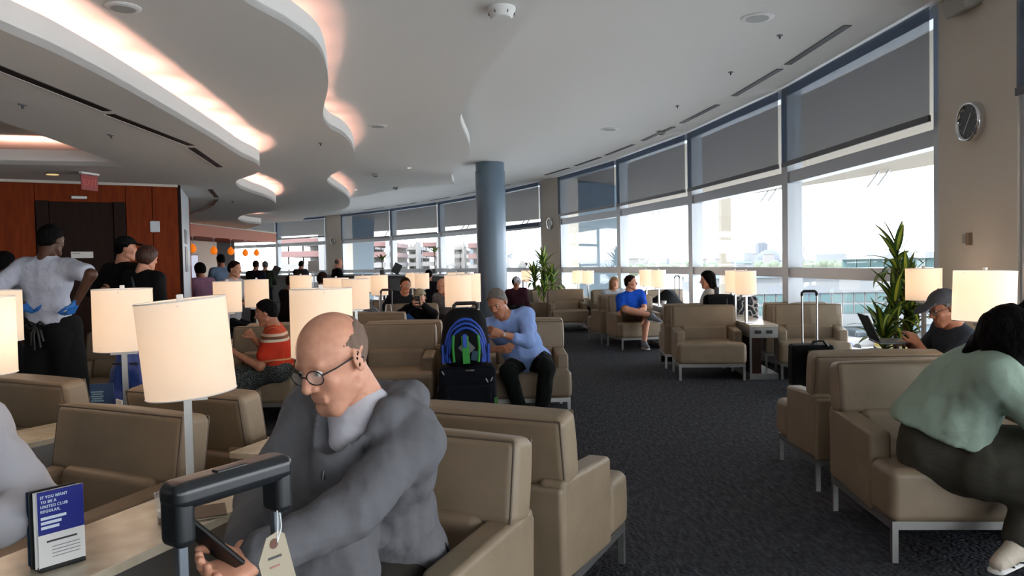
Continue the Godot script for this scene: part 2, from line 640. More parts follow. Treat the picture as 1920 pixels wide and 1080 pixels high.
	wall_strip(w3, "wall_panel", Vector3(-7.4, 0, -13.2), E, H_D, 0.2, M.wood)
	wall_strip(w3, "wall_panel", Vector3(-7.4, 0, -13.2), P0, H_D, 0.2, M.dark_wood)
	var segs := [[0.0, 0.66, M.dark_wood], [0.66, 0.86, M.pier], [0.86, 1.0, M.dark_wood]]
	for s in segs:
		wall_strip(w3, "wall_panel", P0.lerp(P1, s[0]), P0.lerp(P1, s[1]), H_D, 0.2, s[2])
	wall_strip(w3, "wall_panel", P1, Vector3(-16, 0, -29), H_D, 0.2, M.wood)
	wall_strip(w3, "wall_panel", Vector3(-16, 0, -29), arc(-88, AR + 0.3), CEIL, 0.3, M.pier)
	var w4 := struct("wall_right")
	var C := arc(49.0, 18.0)
	wall_strip(w4, "wall_panel", A, C, CEIL, 0.3, M.pier)

func wall_strip(o: Node3D, called: String, a: Vector3, b: Vector3, h: float, t: float, m: Material) -> void:
	var d := (b - a).normalized()
	part(called, box_mesh(Vector3((b - a).length(), h, t)), m, o, (a + b) / 2 + Vector3(0, h / 2, 0), Basis(d, Vector3.UP, d.cross(Vector3.UP)))

func plane_hit(x: float, y: float, p: Vector3, nrm: Vector3) -> Vector3:
	var d := ray(x, y)
	var o := Vector3(0, EYE, 0)
	return o + d * ((p - o).dot(nrm) / d.dot(nrm))

func text_mesh(txt: String, size: float, depth := 0.002) -> TextMesh:
	var t := TextMesh.new()
	t.text = txt
	var fnt := SystemFont.new()
	fnt.font_names = PackedStringArray(["Droid Sans"])
	fnt.font_weight = 700
	t.font = fnt
	t.font_size = 32
	t.pixel_size = size / 32.0
	t.depth = depth
	t.curve_step = 2.0
	return t

# ---- ceilings: the flat high ceiling by the windows and three lower, wavy-edged layers
func trace(pts: Array, h: float) -> PackedVector2Array:      # smooth curve through pixels seen on the height h
	var c := Curve2D.new()
	var w := []
	for p in pts:
		var q := fl(p[0], p[1], h)
		w.append(Vector2(q.x, q.z))
	return smooth(w)

func smooth(w: Array) -> PackedVector2Array:
	var out := PackedVector2Array()
	for k in w.size() - 1:
		var p0: Vector2 = w[maxi(k - 1, 0)]
		var p1: Vector2 = w[k]
		var p2: Vector2 = w[k + 1]
		var p3: Vector2 = w[mini(k + 2, w.size() - 1)]
		for s in 6:
			out.append(p1.cubic_interpolate(p2, p0, p3, s / 6.0))
	out.append(w[-1])
	return out

func layer(called: String, edge: PackedVector2Array, h: float, m: Material, notch := PackedVector2Array()) -> Node3D:
	var o := struct(called)
	var poly := edge.duplicate()
	# close the outline far to the left, over the inner part of the building
	poly.append(Vector2(-24.0, edge[-1].y))
	poly.append_array(notch)
	poly.append(Vector2(-24.0, edge[0].y))
	var b := MB.new()
	b.prism(poly, h, h + 0.05, true, true)
	part("layer_body", b.mesh(), m, o)
	lip(edge, h, m, o)
	if notch.size() > 3: lip(notch.slice(1, 4), h, m, o)
	return o

# upstanding rim that hides the cove lamps
func lip(edge: PackedVector2Array, h: float, m: Material, o: Node3D) -> void:
	var rings := []
	for k in edge.size():
		var d := (edge[mini(k + 1, edge.size() - 1)] - edge[maxi(k - 1, 0)]).normalized()
		var nn := Vector2(-d.y, d.x)
		var p := edge[k]
		var q := p - nn * 0.03
		rings.append(PackedVector3Array([Vector3(p.x, h, p.y), Vector3(p.x, h + LIP, p.y), Vector3(q.x, h + LIP, q.y), Vector3(q.x, h, q.y)]))
	var b := MB.new()
	for k in rings.size() - 1:
		var out := Vector3.ZERO
		for j in 3:
			var a0: Vector3 = rings[k][j]
			var a1: Vector3 = rings[k][j + 1]
			var b0: Vector3 = rings[k + 1][j]
			var b1: Vector3 = rings[k + 1][j + 1]
			out = Vector3.UP if j == 1 else (rings[k][0] - rings[k][3]) * (1.0 if j == 0 else -1.0)
			b.quad(a0, a1, b1, b0, out)
	part("rim", b.mesh(), m, o)

# glowing strips and their lights on top of a layer's edge
func cove(edge: PackedVector2Array, h: float, from: float, to: float, energy: float, set_back: float, parent: Node3D) -> void:
	var seg := 0.0
	var start := edge[0]
	var k := 1
	var idx := 0
	while k < edge.size():
		var d := edge[k] - start
		if d.length() > 0.62 or k == edge.size() - 1:
			var mid := (start + edge[k]) / 2
			var dir := d.normalized()
			var inward := Vector2(dir.y, -dir.x)
			if inward.x > 0: inward = -inward
			var c := mid + inward * set_back
			if mid.y <= from and mid.y >= to:
				var bs := Basis(Vector3(dir.x, 0, dir.y), Vector3.UP, Vector3(dir.x, 0, dir.y).cross(Vector3.UP))
				var tube := part("cove_lamp", box_mesh(Vector3(0.46, 0.02, 0.03)), M.cove, parent, Vector3(c.x, h + 0.075, c.y), bs)
				var l := AreaLight3D.new()
				l.name = "cove_light"
				parent.add_child(l, true)
				l.area_size = Vector2(0.46, 0.04)
				l.light_color = Color(1.0, 0.74, 0.66)
				l.light_energy = energy
				l.area_range = 12.0
				l.shadow_enabled = true
				var up := Basis(Vector3(dir.x, 0, dir.y), -Vector3(dir.x, 0, dir.y).cross(Vector3.UP), Vector3.DOWN)
				l.transform = Transform3D(up, Vector3(c.x, h + 0.09, c.y))
			start = edge[k]
		k += 1

func build_ceiling() -> void:
	M.cove = glow(Color(1.0, 0.72, 0.62), 1.5)
	# high ceiling
	var o := struct("ceiling")
	var b := MB.new()
	var poly := PackedVector2Array()
	for k in 53:
		var p := arc(lerpf(62.0, -90.0, k / 52.0), AR + 0.35)
		poly.append(Vector2(p.x, p.z))
	poly.append(Vector2(-33, -40))
	poly.append(Vector2(-33, 22))
	b.prism(poly, CEIL, CEIL + 0.5)
	part("ceiling_slab", b.mesh(), M.ceiling, o)
	# air slots near the windows
	var slots := [-1.2, -3.9, -7.2, -10.1, -13.2, -16.0, -19.0, -25.2, -28.6, -32.0, -36.0, -40.0]
	for a in slots:
		b = MB.new()
		rail(b, a, a - 2.35, CEIL - 0.001, 0.006, AR - 0.62, AR - 0.54)
		part("air_slot", b.mesh(), M.black, o)
	# layer B
	var e := trace([[1210, -260], [1120, -110], [1025, 0], [960, 75], [905, 145], [878, 185], [865, 212], [864, 232], [872, 254], [880, 272], [880, 290], [868, 306], [850, 322], [846, 332], [850, 345]], H_B)
	e.append_array(smooth([Vector2(e[-1].x, e[-1].y - 0.2), Vector2(-2.6, -18.6), Vector2(-4.4, -21.0), Vector2(-6.5, -23.5), Vector2(-9.5, -26.0)]))
	layer("ceiling_layer_high", e, H_B, M.ceiling)
	# layer C
	e = trace([[60, -330], [250, -140], [455, 0], [540, 48], [595, 90], [612, 130], [615, 165], [608, 195], [606, 222], [618, 240], [640, 252], [655, 266], [664, 285], [662, 300], [645, 316], [622, 328], [613, 338], [618, 346], [634, 357], [650, 368], [656, 380], [645, 392], [610, 402], [575, 405]], H_C)
	e.append_array(smooth([Vector2(-7.0, -25.5), Vector2(-9.5, -27.0)]))
	var c := layer("ceiling_layer_middle", e, H_C, M.ceiling)
	cove(e, H_C, -2.0, -22.0, 0.2, 0.14, c)
	# layer D
	e = trace([[-700, -330], [-350, -105], [0, 55], [100, 98], [200, 148], [300, 203], [400, 261], [450, 292], [478, 305], [487, 314], [482, 324], [462, 332], [447, 337], [442, 343], [449, 352], [470, 361], [495, 369], [512, 377], [518, 385], [512, 392], [490, 398], [462, 402], [448, 407], [448, 413], [464, 418], [490, 421]], H_D)
	e.append_array(smooth([Vector2(-8.6, -24.5), Vector2(-9.4, -26.9)]))
	# the lit wedge-shaped recess by the wood wall
	var n0 := fl(-340, 303, H_D)
	var n1 := fl(238, 312, H_D)
	var n2 := fl(-240, 140, H_D)
	var recess := PackedVector2Array([Vector2(-24.0, n0.z - (n0.x + 24.0) * 0.3), Vector2(n0.x, n0.z), Vector2(n1.x, n1.z), Vector2(n2.x, n2.z), Vector2(-24.0, n2.z)])
	recess[0].y = n0.z + 1.0
	c = layer("ceiling_layer_low", e, H_D, M.ceiling, recess)
	cove(PackedVector2Array([recess[1], recess[1].lerp(recess[2], 0.12), recess[1].lerp(recess[2], 0.24), recess[1].lerp(recess[2], 0.36), recess[1].lerp(recess[2], 0.48), recess[1].lerp(recess[2], 0.6), recess[1].lerp(recess[2], 0.72), recess[1].lerp(recess[2], 0.84)]), H_D, 5.0, -20.0, 0.8, 0.1, c)
	cove(e, H_D, 0.0, -22.0, 0.6, 0.14, c)
	# slots in layer D
	var runs := [[[-60, 103], [200, 207]], [[207, 214], [357, 272]], [[359, 277], [412, 313]], [[394, 355], [406, 370]], [[406, 374], [395, 386]], [[393, 388], [370, 398]], [[368, 399], [352, 404]]]
	for r in runs:
		var p := fl(r[0][0], r[0][1], H_D)
		var q := fl(r[1][0], r[1][1], H_D)
		b = MB.new()
		b.bar(p + Vector3(0, 0.001, 0), q + Vector3(0, 0.001, 0), 0.075, 0.012)
		part("air_slot", b.mesh(), M.black, c)
		b = MB.new()
		var side := (q - p).normalized().cross(Vector3.UP) * 0.045
		b.bar(p - side, q - side, 0.012, 0.014)
		part("slot_trim", b.mesh(), M.white, c)

# ---- outside: canopy, apron, terminal, garages, skyline
func build_outside() -> void:
	var g := struct("ground")
	var b := MB.new()
	b.box(Vector3(0, GROUND - 0.5, -900), Vector3(5000, 1, 3000))
	part("apron", b.mesh(), M.concrete, g)
	# canopy over the windows
	var o := struct("canopy")
	b = MB.new()
	var n := 40
	for k in n:
		var a0 := lerpf(50.0, -75.0, float(k) / n)
		var a1 := lerpf(50.0, -75.0, float(k + 1) / n)
		var p0 := arc(a0, AR + 0.2, CEIL + 0.05)
		var p1 := arc(a1, AR + 0.2, CEIL + 0.05)
		var q0 := arc(a0, AR + 5.4, 3.22)
		var q1 := arc(a1, AR + 5.4, 3.22)
		var up := Vector3(0, 0.35, 0)
		b.quad(p0, p1, q1, q0, Vector3.DOWN)
		b.quad(p0 + up, p1 + up, q1 + up, q0 + up, Vector3.UP)
		b.quad(q0, q1, q1 + up, q0 + up, arc(a0, 1.0) - Vector3(AX, 0, AZ))
	part("soffit", b.mesh(), M.soffit, o)
	var all := []
	for bay in BAYS.slice(1, 4):
		for k in 4:
			for s in [0.42, 0.5]:
				b = MB.new()
				var a: float = lerpf(bay[k], bay[k + 1], s)
				b.tube([arc(a, AR + 5.2, 3.3), arc(a - 0.25, AR + 5.0, 2.92)], 0.022, 6)
				part("hanger", b.mesh(), M.alu, o)
	# slanting fins outside the piers
	for a in [1.0, -22.9, -47.5]:
		var f := struct(numbered("outer_fin"))
		b = MB.new()
		var p := arc(a - 0.5, AR + 0.4)
		var q := arc(a - 0.5, AR + 2.1)
		var q2 := arc(a - 0.5, AR + 1.75)
		var t := (arc(a - 1.0, AR) - arc(a, AR)).normalized() * 0.3
		for s in [-1.0, 1.0]:
			b.quad(p + t * s + Vector3(0, -6, 0), q2 + t * s + Vector3(0, -6, 0), q + t * s + Vector3(0, 3.6, 0), p + t * s + Vector3(0, 3.6, 0), t * s)
		b.quad(q2 - t + Vector3(0, -6, 0), q2 + t + Vector3(0, -6, 0), q + t + Vector3(0, 3.6, 0), q - t + Vector3(0, 3.6, 0), q - p)
		part("fin_body", b.mesh(), M.fin, f)
	# parking garages beyond the far windows: [left px, right px, top px, distance, levels, red top, label]
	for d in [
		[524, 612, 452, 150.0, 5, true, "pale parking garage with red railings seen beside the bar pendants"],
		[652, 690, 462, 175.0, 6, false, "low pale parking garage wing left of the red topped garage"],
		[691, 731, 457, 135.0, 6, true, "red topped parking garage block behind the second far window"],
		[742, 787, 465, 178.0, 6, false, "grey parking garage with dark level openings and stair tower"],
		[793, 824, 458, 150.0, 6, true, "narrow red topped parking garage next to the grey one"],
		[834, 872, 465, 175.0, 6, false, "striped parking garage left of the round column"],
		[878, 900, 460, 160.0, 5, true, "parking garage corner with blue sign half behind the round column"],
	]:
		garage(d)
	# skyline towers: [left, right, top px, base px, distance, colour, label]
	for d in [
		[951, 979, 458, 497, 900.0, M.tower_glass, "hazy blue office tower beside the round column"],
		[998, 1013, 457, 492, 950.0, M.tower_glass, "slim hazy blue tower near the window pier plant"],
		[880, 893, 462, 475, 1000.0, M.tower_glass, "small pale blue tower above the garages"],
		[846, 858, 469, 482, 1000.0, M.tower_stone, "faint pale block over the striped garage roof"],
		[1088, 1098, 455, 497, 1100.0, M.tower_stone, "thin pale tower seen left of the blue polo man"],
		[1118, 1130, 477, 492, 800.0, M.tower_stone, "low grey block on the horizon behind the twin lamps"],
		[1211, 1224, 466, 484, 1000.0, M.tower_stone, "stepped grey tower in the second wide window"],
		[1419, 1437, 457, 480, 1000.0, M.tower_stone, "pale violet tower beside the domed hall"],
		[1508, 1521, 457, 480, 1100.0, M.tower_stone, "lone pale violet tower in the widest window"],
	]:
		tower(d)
	# domed hall
	var P := at(1444, 490, 900.0)
	var hall := thing("domed_hall", "pale domed hall on the hazy skyline", "building", P)
	b = MB.new()
	b.lathe([Vector2(16, -6), Vector2(16, 3), Vector2(14, 8), Vector2(9, 12), Vector2(3, 14)], 20)
	part("dome", b.mesh(), M.tower_stone, hall)
	part("hall_base", box_mesh(Vector3(46, 14, 30)), M.garage, hall, Vector3(0, -8, 0))
	# low town blocks along the horizon
	var rng := RandomNumberGenerator.new()
	rng.seed = 7
	var cols := [M.garage, M.tower_stone, M.white_wall, M.garage]
	var names := ["low pale town block on the hazy horizon beyond the wide windows"]
	for k in 20:
		var x := 1080.0 + k * 33.0 + rng.randf_range(-3, 3)
		var z := 420.0 + 180.0 * (k % 3) / 2.0
		var q := at(x, 498, z)
		q.y = GROUND
		var o2 := thing("town_block", names[0], "building", q, rng.randf_range(-20, 20), "low town blocks on the horizon")
		var hh := rng.randf_range(6, 11)
		var ww := rng.randf_range(6, 10)
		part("block_body", box_mesh(Vector3(snappedf(ww, 2), snappedf(hh, 1), 10)), cols[k % 4], o2, Vector3(0, snappedf(hh, 1) / 2, 0))
		part("roof_edge", box_mesh(Vector3(snappedf(ww, 2) + 0.6, 0.6, 10.6)), cols[(k + 1) % 4], o2, Vector3(0, snappedf(hh, 1), 0))
	# trees as clumps along the far edge
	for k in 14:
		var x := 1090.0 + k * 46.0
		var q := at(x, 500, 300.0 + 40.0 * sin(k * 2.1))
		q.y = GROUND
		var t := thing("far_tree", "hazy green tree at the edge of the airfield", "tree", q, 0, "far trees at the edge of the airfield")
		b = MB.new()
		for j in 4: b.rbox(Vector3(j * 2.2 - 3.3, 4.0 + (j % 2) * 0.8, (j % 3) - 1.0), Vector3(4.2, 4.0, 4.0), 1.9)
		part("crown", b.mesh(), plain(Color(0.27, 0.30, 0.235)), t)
		part("trunk", cyl_mesh(0.3, 3.0, 8), plain(Color(0.4, 0.35, 0.3)), t, Vector3(0, 1.5, 0))
	terminal()

func garage(d: Array) -> void:
	var z: float = d[3]
	var p := at(d[0], 500, z)
	var q := at(d[1], 500, z)
	var top: float = at((d[0] + d[1]) / 2.0, d[2], z).y
	var ce := (p + q) / 2
	ce.y = GROUND
	var o := thing("parking_garage", d[6], "building", ce)
	var w := (q - p).length()
	var n: int = d[4]
	var hh := top - GROUND
	var step := hh / n
	for k in n + 1:
		var m: Material = M.garage_red if d[5] and k >= n - 1 else M.garage
		part("level", box_mesh(Vector3(w, step * 0.45, 24)), m, o, Vector3(0, k * step, -12))
	for k in 4:
		part("pillar", box_mesh(Vector3(w * 0.012, hh, 1)), M.garage, o, Vector3(w * (k / 3.0 - 0.5) * 0.98, hh / 2, -6))
	part("back_wall", box_mesh(Vector3(w * 0.97, hh, 1)), M.garage, o, Vector3(0, hh / 2, -23))
	part("stair_tower", box_mesh(Vector3(w * 0.12, hh + step * 0.7, 5)), M.garage, o, Vector3(w * 0.44, (hh + step * 0.7) / 2, -1))
	if not d[5]:
		for k in 7: part("roof_rail", box_mesh(Vector3(w * 0.07, step * 0.3, 0.4)), M.garage, o, Vector3(w * (k / 6.0 - 0.5) * 0.9, hh + step * 0.35, -0.5))

func tower(d: Array) -> void:
	var z: float = d[4]
	var p := at(d[0], 490, z)
	var q := at(d[1], 490, z)
	var top: float = at((d[0] + d[1]) / 2.0, d[2], z).y
	var base: float = minf(at((d[0] + d[1]) / 2.0, d[3], z).y, -5.0)
	var ce := (p + q) / 2
	ce.y = base
	var o := thing("office_tower", d[6], "building", ce)
	var w := (q - p).length()
	var h := top - base
	part("tower_body", box_mesh(Vector3(w, h, w)), d[5], o, Vector3(0, h / 2, 0))
	part("tower_crown", box_mesh(Vector3(w * 0.7, h * 0.06, w * 0.7)), d[5], o, Vector3(0, h * 1.03, 0))
	for k in 3:
		part("facade_strip", box_mesh(Vector3(w * 0.05, h * 0.94, 1)), M.tower_stone, o, Vector3(w * (k - 1) * 0.3, h / 2, w / 2))

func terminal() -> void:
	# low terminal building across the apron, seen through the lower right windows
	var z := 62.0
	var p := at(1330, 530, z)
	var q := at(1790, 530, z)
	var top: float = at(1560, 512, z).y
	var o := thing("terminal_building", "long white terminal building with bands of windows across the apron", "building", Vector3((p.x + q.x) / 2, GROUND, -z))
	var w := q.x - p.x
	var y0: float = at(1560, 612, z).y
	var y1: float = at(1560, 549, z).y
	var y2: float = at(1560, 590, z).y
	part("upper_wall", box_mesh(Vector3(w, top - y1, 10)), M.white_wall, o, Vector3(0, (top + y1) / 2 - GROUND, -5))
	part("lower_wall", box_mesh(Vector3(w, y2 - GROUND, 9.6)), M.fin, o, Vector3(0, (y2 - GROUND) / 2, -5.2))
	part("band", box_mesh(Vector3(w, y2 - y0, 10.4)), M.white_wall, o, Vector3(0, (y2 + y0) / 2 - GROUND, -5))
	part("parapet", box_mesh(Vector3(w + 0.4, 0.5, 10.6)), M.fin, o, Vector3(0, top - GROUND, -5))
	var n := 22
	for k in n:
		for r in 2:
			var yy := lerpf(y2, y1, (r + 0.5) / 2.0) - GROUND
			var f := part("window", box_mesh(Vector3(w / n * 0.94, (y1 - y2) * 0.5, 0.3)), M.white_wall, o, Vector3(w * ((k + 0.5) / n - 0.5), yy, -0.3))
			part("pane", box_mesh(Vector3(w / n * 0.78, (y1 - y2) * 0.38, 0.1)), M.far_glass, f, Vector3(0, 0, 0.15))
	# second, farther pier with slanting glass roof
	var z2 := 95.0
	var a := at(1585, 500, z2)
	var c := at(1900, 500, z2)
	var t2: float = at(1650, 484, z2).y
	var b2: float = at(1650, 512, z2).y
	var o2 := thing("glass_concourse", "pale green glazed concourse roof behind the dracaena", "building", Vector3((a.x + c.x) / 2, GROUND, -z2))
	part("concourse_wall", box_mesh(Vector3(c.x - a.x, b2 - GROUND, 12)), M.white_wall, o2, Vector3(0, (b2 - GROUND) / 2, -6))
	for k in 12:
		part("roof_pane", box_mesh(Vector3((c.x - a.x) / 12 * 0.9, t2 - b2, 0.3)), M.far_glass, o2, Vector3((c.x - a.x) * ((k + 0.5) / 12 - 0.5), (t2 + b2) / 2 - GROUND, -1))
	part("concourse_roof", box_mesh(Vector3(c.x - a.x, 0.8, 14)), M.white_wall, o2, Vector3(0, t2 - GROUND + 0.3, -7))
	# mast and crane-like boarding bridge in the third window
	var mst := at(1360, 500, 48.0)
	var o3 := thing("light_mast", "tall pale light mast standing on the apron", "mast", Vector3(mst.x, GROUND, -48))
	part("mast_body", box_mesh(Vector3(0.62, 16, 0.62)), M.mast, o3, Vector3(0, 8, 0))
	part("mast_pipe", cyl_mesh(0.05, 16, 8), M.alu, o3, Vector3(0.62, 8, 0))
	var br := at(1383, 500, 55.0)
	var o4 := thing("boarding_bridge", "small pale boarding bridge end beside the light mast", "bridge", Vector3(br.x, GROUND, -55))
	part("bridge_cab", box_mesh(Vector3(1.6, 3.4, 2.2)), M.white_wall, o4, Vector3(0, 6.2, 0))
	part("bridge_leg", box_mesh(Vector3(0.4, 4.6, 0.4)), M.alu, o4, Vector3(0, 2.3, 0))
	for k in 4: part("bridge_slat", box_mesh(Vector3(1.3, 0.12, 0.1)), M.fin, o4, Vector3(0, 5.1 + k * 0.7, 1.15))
	# cars and carts on the apron
	for cdef in [[1555, 622, 52.0, Color(0.42, 0.42, 0.42), "white van parked below the windows behind the laptop"], [1713, 617, 46.0, Color(0.44, 0.44, 0.44), "white car parked below the window behind the dark floor lamp"], [1538, 604, 56.0, Color(0.10, 0.15, 0.26), "blue cart parked beside the terminal wall"], [1432, 530, 70.0, Color(0.14, 0.16, 0.2), "dark car by the yellow bush on the apron"], [1625, 606, 60.0, Color(0.42, 0.42, 0.42), "white truck cab on the apron"], [1700, 604, 58.0, Color(0.36, 0.31, 0.13), "yellow marked service car by the terminal"]]:
		var q3 := at(cdef[0], cdef[1], cdef[2])
		car(Vector3(q3.x, GROUND, q3.z), cdef[3], cdef[4])

func car(p: Vector3, col: Color, label: String) -> void:
	var o := thing("car", label, "car", p, 8.0)
	var b := MB.new()
	b.rbox(Vector3(0, 0.75, 0), Vector3(4.4, 0.8, 1.8), 0.25)
	part("car_body", b.mesh(), plain(col, 0.3), o)
	b = MB.new()
	b.rbox(Vector3(-0.2, 1.35, 0), Vector3(2.4, 0.7, 1.6), 0.25)
	part("cabin", b.mesh(), plain(Color(0.13, 0.16, 0.18), 0.3), o)
	for x in [-1.4, 1.4]:
		for z in [-0.85, 0.85]:
			part("wheel", cyl_mesh(0.33, 0.2, 12), M.black, o, Vector3(x, 0.33, z), Basis(Vector3.RIGHT, PI / 2))

func out_materials() -> void:
	M.concrete = mat(Color(0.76, 0.75, 0.73), 0.9)
	M.soffit = mat(Color(0.50, 0.46, 0.40), 0.85)
	M.fin = mat(Color(0.36, 0.42, 0.46), 0.8)
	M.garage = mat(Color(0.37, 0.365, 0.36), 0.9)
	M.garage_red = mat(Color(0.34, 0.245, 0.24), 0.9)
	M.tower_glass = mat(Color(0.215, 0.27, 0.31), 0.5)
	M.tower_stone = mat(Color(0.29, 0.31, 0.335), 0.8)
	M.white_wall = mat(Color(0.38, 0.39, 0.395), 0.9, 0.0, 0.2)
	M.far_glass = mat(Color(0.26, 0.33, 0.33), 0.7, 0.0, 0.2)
	M.mast = mat(Color(0.37, 0.35, 0.31), 0.9)

# ---- armchairs, tables, lamps
var chair0: Node3D
var chair_used := false

func make_chair() -> Node3D:
	var o := Node3D.new()
	o.name = "armchair"
	var b := MB.new()
	b.rbox(Vector3(0, 0.325, -0.06), Vector3(0.60, 0.25, 0.62), 0.035, Basis.IDENTITY, 0.0, 2)
	b.rbox(Vector3(0, 0.32, 0.285), Vector3(0.80, 0.255, 0.25), 0.04, Basis.IDENTITY, 0.012, 4)
	part("seat", b.mesh(), M.leather, o)
	var lean := Basis(Vector3.RIGHT, -0.16)
	b = MB.new()
	b.rbox(Vector3(0, 0.50, -0.235), Vector3(0.58, 0.22, 0.12), 0.04, lean, 0.012, 3)
	part("lower_back", b.mesh(), M.leather, o)
	b = MB.new()
	b.rbox(Vector3(0, 0.715, -0.315), Vector3(0.80, 0.29, 0.15), 0.035, lean, 0.01, 4)
	var bk := part("backrest", b.mesh(), M.leather, o)
	b = MB.new()
	for z in [0.067, -0.067]:
		var loop := []
		for c in [[-1, -1], [1, -1], [1, 1], [-1, 1], [-1, -1]]:
			loop.append(Vector3(0, 0.715, -0.315) + lean * Vector3(c[0] * 0.388, c[1] * 0.134, z))
		for k in 4: b.tube([loop[k], loop[k + 1]], 0.0045, 5)
	part("piping", b.mesh(), M.piping, bk)
	for s in [-1.0, 1.0]:
		b = MB.new()
		b.rbox(Vector3(s * 0.345, 0.39, -0.115), Vector3(0.11, 0.40, 0.56), 0.022, Basis(Vector3(1, 0, 0), Vector3(0, 1, 0), Vector3(0, -0.06, 1)), 0.004, 2)
		part("arm", b.mesh(), M.leather, o)
	b = MB.new()
	b.rbox(Vector3(0, 0.385, -0.375), Vector3(0.79, 0.39, 0.06), 0.02, Basis(Vector3.RIGHT, -0.05))
	part("rear_panel", b.mesh(), M.leather, o)
	b = MB.new()
	for s in [-1.0, 1.0]:
		b.box(Vector3(0, 0.178, s * 0.375), Vector3(0.78, 0.04, 0.03))
		b.box(Vector3(s * 0.375, 0.178, 0), Vector3(0.03, 0.04, 0.72))
	part("frame", b.mesh(), M.steel, o)
	for x in [-0.375, 0.375]:
		for z in [-0.375, 0.375]:
			part("leg", box_mesh(Vector3(0.028, 0.16, 0.028)), M.steel, o, Vector3(x, 0.08, z))
	return o

func chair(x: float, z: float, turn: float, label: String) -> void:
	var o: Node3D = chair0 if not chair_used else chair0.duplicate()
	chair_used = true
	o.name = numbered("armchair")
	add_child(o)
	o.position = Vector3(x, 0, z)
	o.rotation_degrees.y = turn
	tag(o, label, "armchair", "taupe leather armchairs of the lounge")

# long side table between two armchairs and the two behind them; local z runs along it
func side_table(x: float, z: float, turn: float, length: float, label: String, w := 0.34) -> void:
	var o := thing("side_table", label, "side table", Vector3(x, 0, z), turn, "side tables between the armchairs")
	var hl := length / 2
	part("table_top", box_mesh(Vector3(w, 0.03, length), 0.004), M.quartz, o, Vector3(0, 0.645, 0))
	part("apron", box_mesh(Vector3(w - 0.01, 0.13, length - 0.01)), M.steel, o, Vector3(0, 0.565, 0))
	for s in [-1.0, 1.0]:
		part("side_panel", box_mesh(Vector3(0.14, 0.44, 0.03)), M.dark_wood, o, Vector3(-0.1, 0.285, s * (hl - 0.03)))
		part("leg", box_mesh(Vector3(0.025, 0.5, 0.025)), M.steel, o, Vector3(-w / 2 + 0.015, 0.25, s * (hl - 0.015)))
		for k in [-0.065, 0.065]:
			part("socket", box_mesh(Vector3(0.07, 0.038, 0.012), 0.003), M.black, o, Vector3(k, 0.57, s * (hl - 0.002)))
	part("long_panel", box_mesh(Vector3(0.02, 0.44, length - 0.06)), M.dark_wood, o, Vector3(-w / 2 + 0.02, 0.285, 0))
	part("bottom_shelf", box_mesh(Vector3(w, 0.07, length)), M.steel, o, Vector3(0, 0.035, 0))

func lamp(p: Vector3, dia: float, top: float, hh: float, label: String, foot := 0.66, tilt := Vector2.ZERO, turn := 20.0, energy := 0.095) -> void:
	var o := thing("table_lamp", label, "lamp", Vector3(p.x, foot, p.z), turn, "lit table lamps of the lounge")
	var t := top - foot
	part("base", box_mesh(Vector3(0.12, 0.015, 0.12), 0.004), M.steel, o, Vector3(0, 0.0075, 0))
	part("post", box_mesh(Vector3(0.026, t - hh - 0.005, 0.026)), M.steel, o, Vector3(0, (t - hh) / 2 + 0.01, 0))
	part("crossbar", box_mesh(Vector3(0.13, 0.025, 0.035)), M.steel, o, Vector3(0, t - hh - 0.012, 0))
	var r := dia / 2
	var b := MB.new()
	var bs := Basis(Vector3.FORWARD, tilt.x) * Basis(Vector3.RIGHT, tilt.y)
	b.lathe([Vector2(r, -hh / 2), Vector2(r, hh / 2)], 40, Vector3.ZERO, false)
	var sh := part("shade", b.mesh(), M.shade, o, Vector3(0, t - hh / 2, 0), bs)
	for y in [-hh / 2, hh / 2]:
		var ring := []
		b = MB.new()
		for k in 33: ring.append(Vector3(cos(TAU * k / 32) * r, y, sin(TAU * k / 32) * r))
		b.tube(ring, 0.0025, 4)
		part("shade_rim", b.mesh(), M.white, sh)
	b = MB.new()
	for a in [0.0, PI / 2]:
		b.tube([Vector3(cos(a) * r, hh / 2 - 0.015, sin(a) * r), Vector3(-cos(a) * r, hh / 2 - 0.015, -sin(a) * r)], 0.003, 5)
	part("spider", b.mesh(), M.steel, sh)
	part("stem", cyl_mesh(0.006, hh, 8), M.steel, sh)
	part("finial", box_mesh(Vector3(0.022, 0.026, 0.022), 0.004), M.white, sh, Vector3(0, hh / 2 + 0.008, 0))
	b = MB.new()
	b.lathe([Vector2(0.004, -0.045), Vector2(0.02, -0.03), Vector2(0.03, 0.0), Vector2(0.022, 0.03), Vector2(0.004, 0.04)], 12)
	part("bulb", b.mesh(), M.bulb, sh, Vector3(0, hh * 0.12, 0))
	var l := OmniLight3D.new()
	l.name = "lamp_light"
	sh.add_child(l, true)
	l.position = Vector3(0, hh * 0.12, 0)
	l.light_color = Color(1.0, 0.87, 0.76)
	l.light_energy = energy
	l.light_size = 0.03
	l.omni_range = 30.0
	l.omni_attenuation = 2.0
	l.shadow_enabled = true

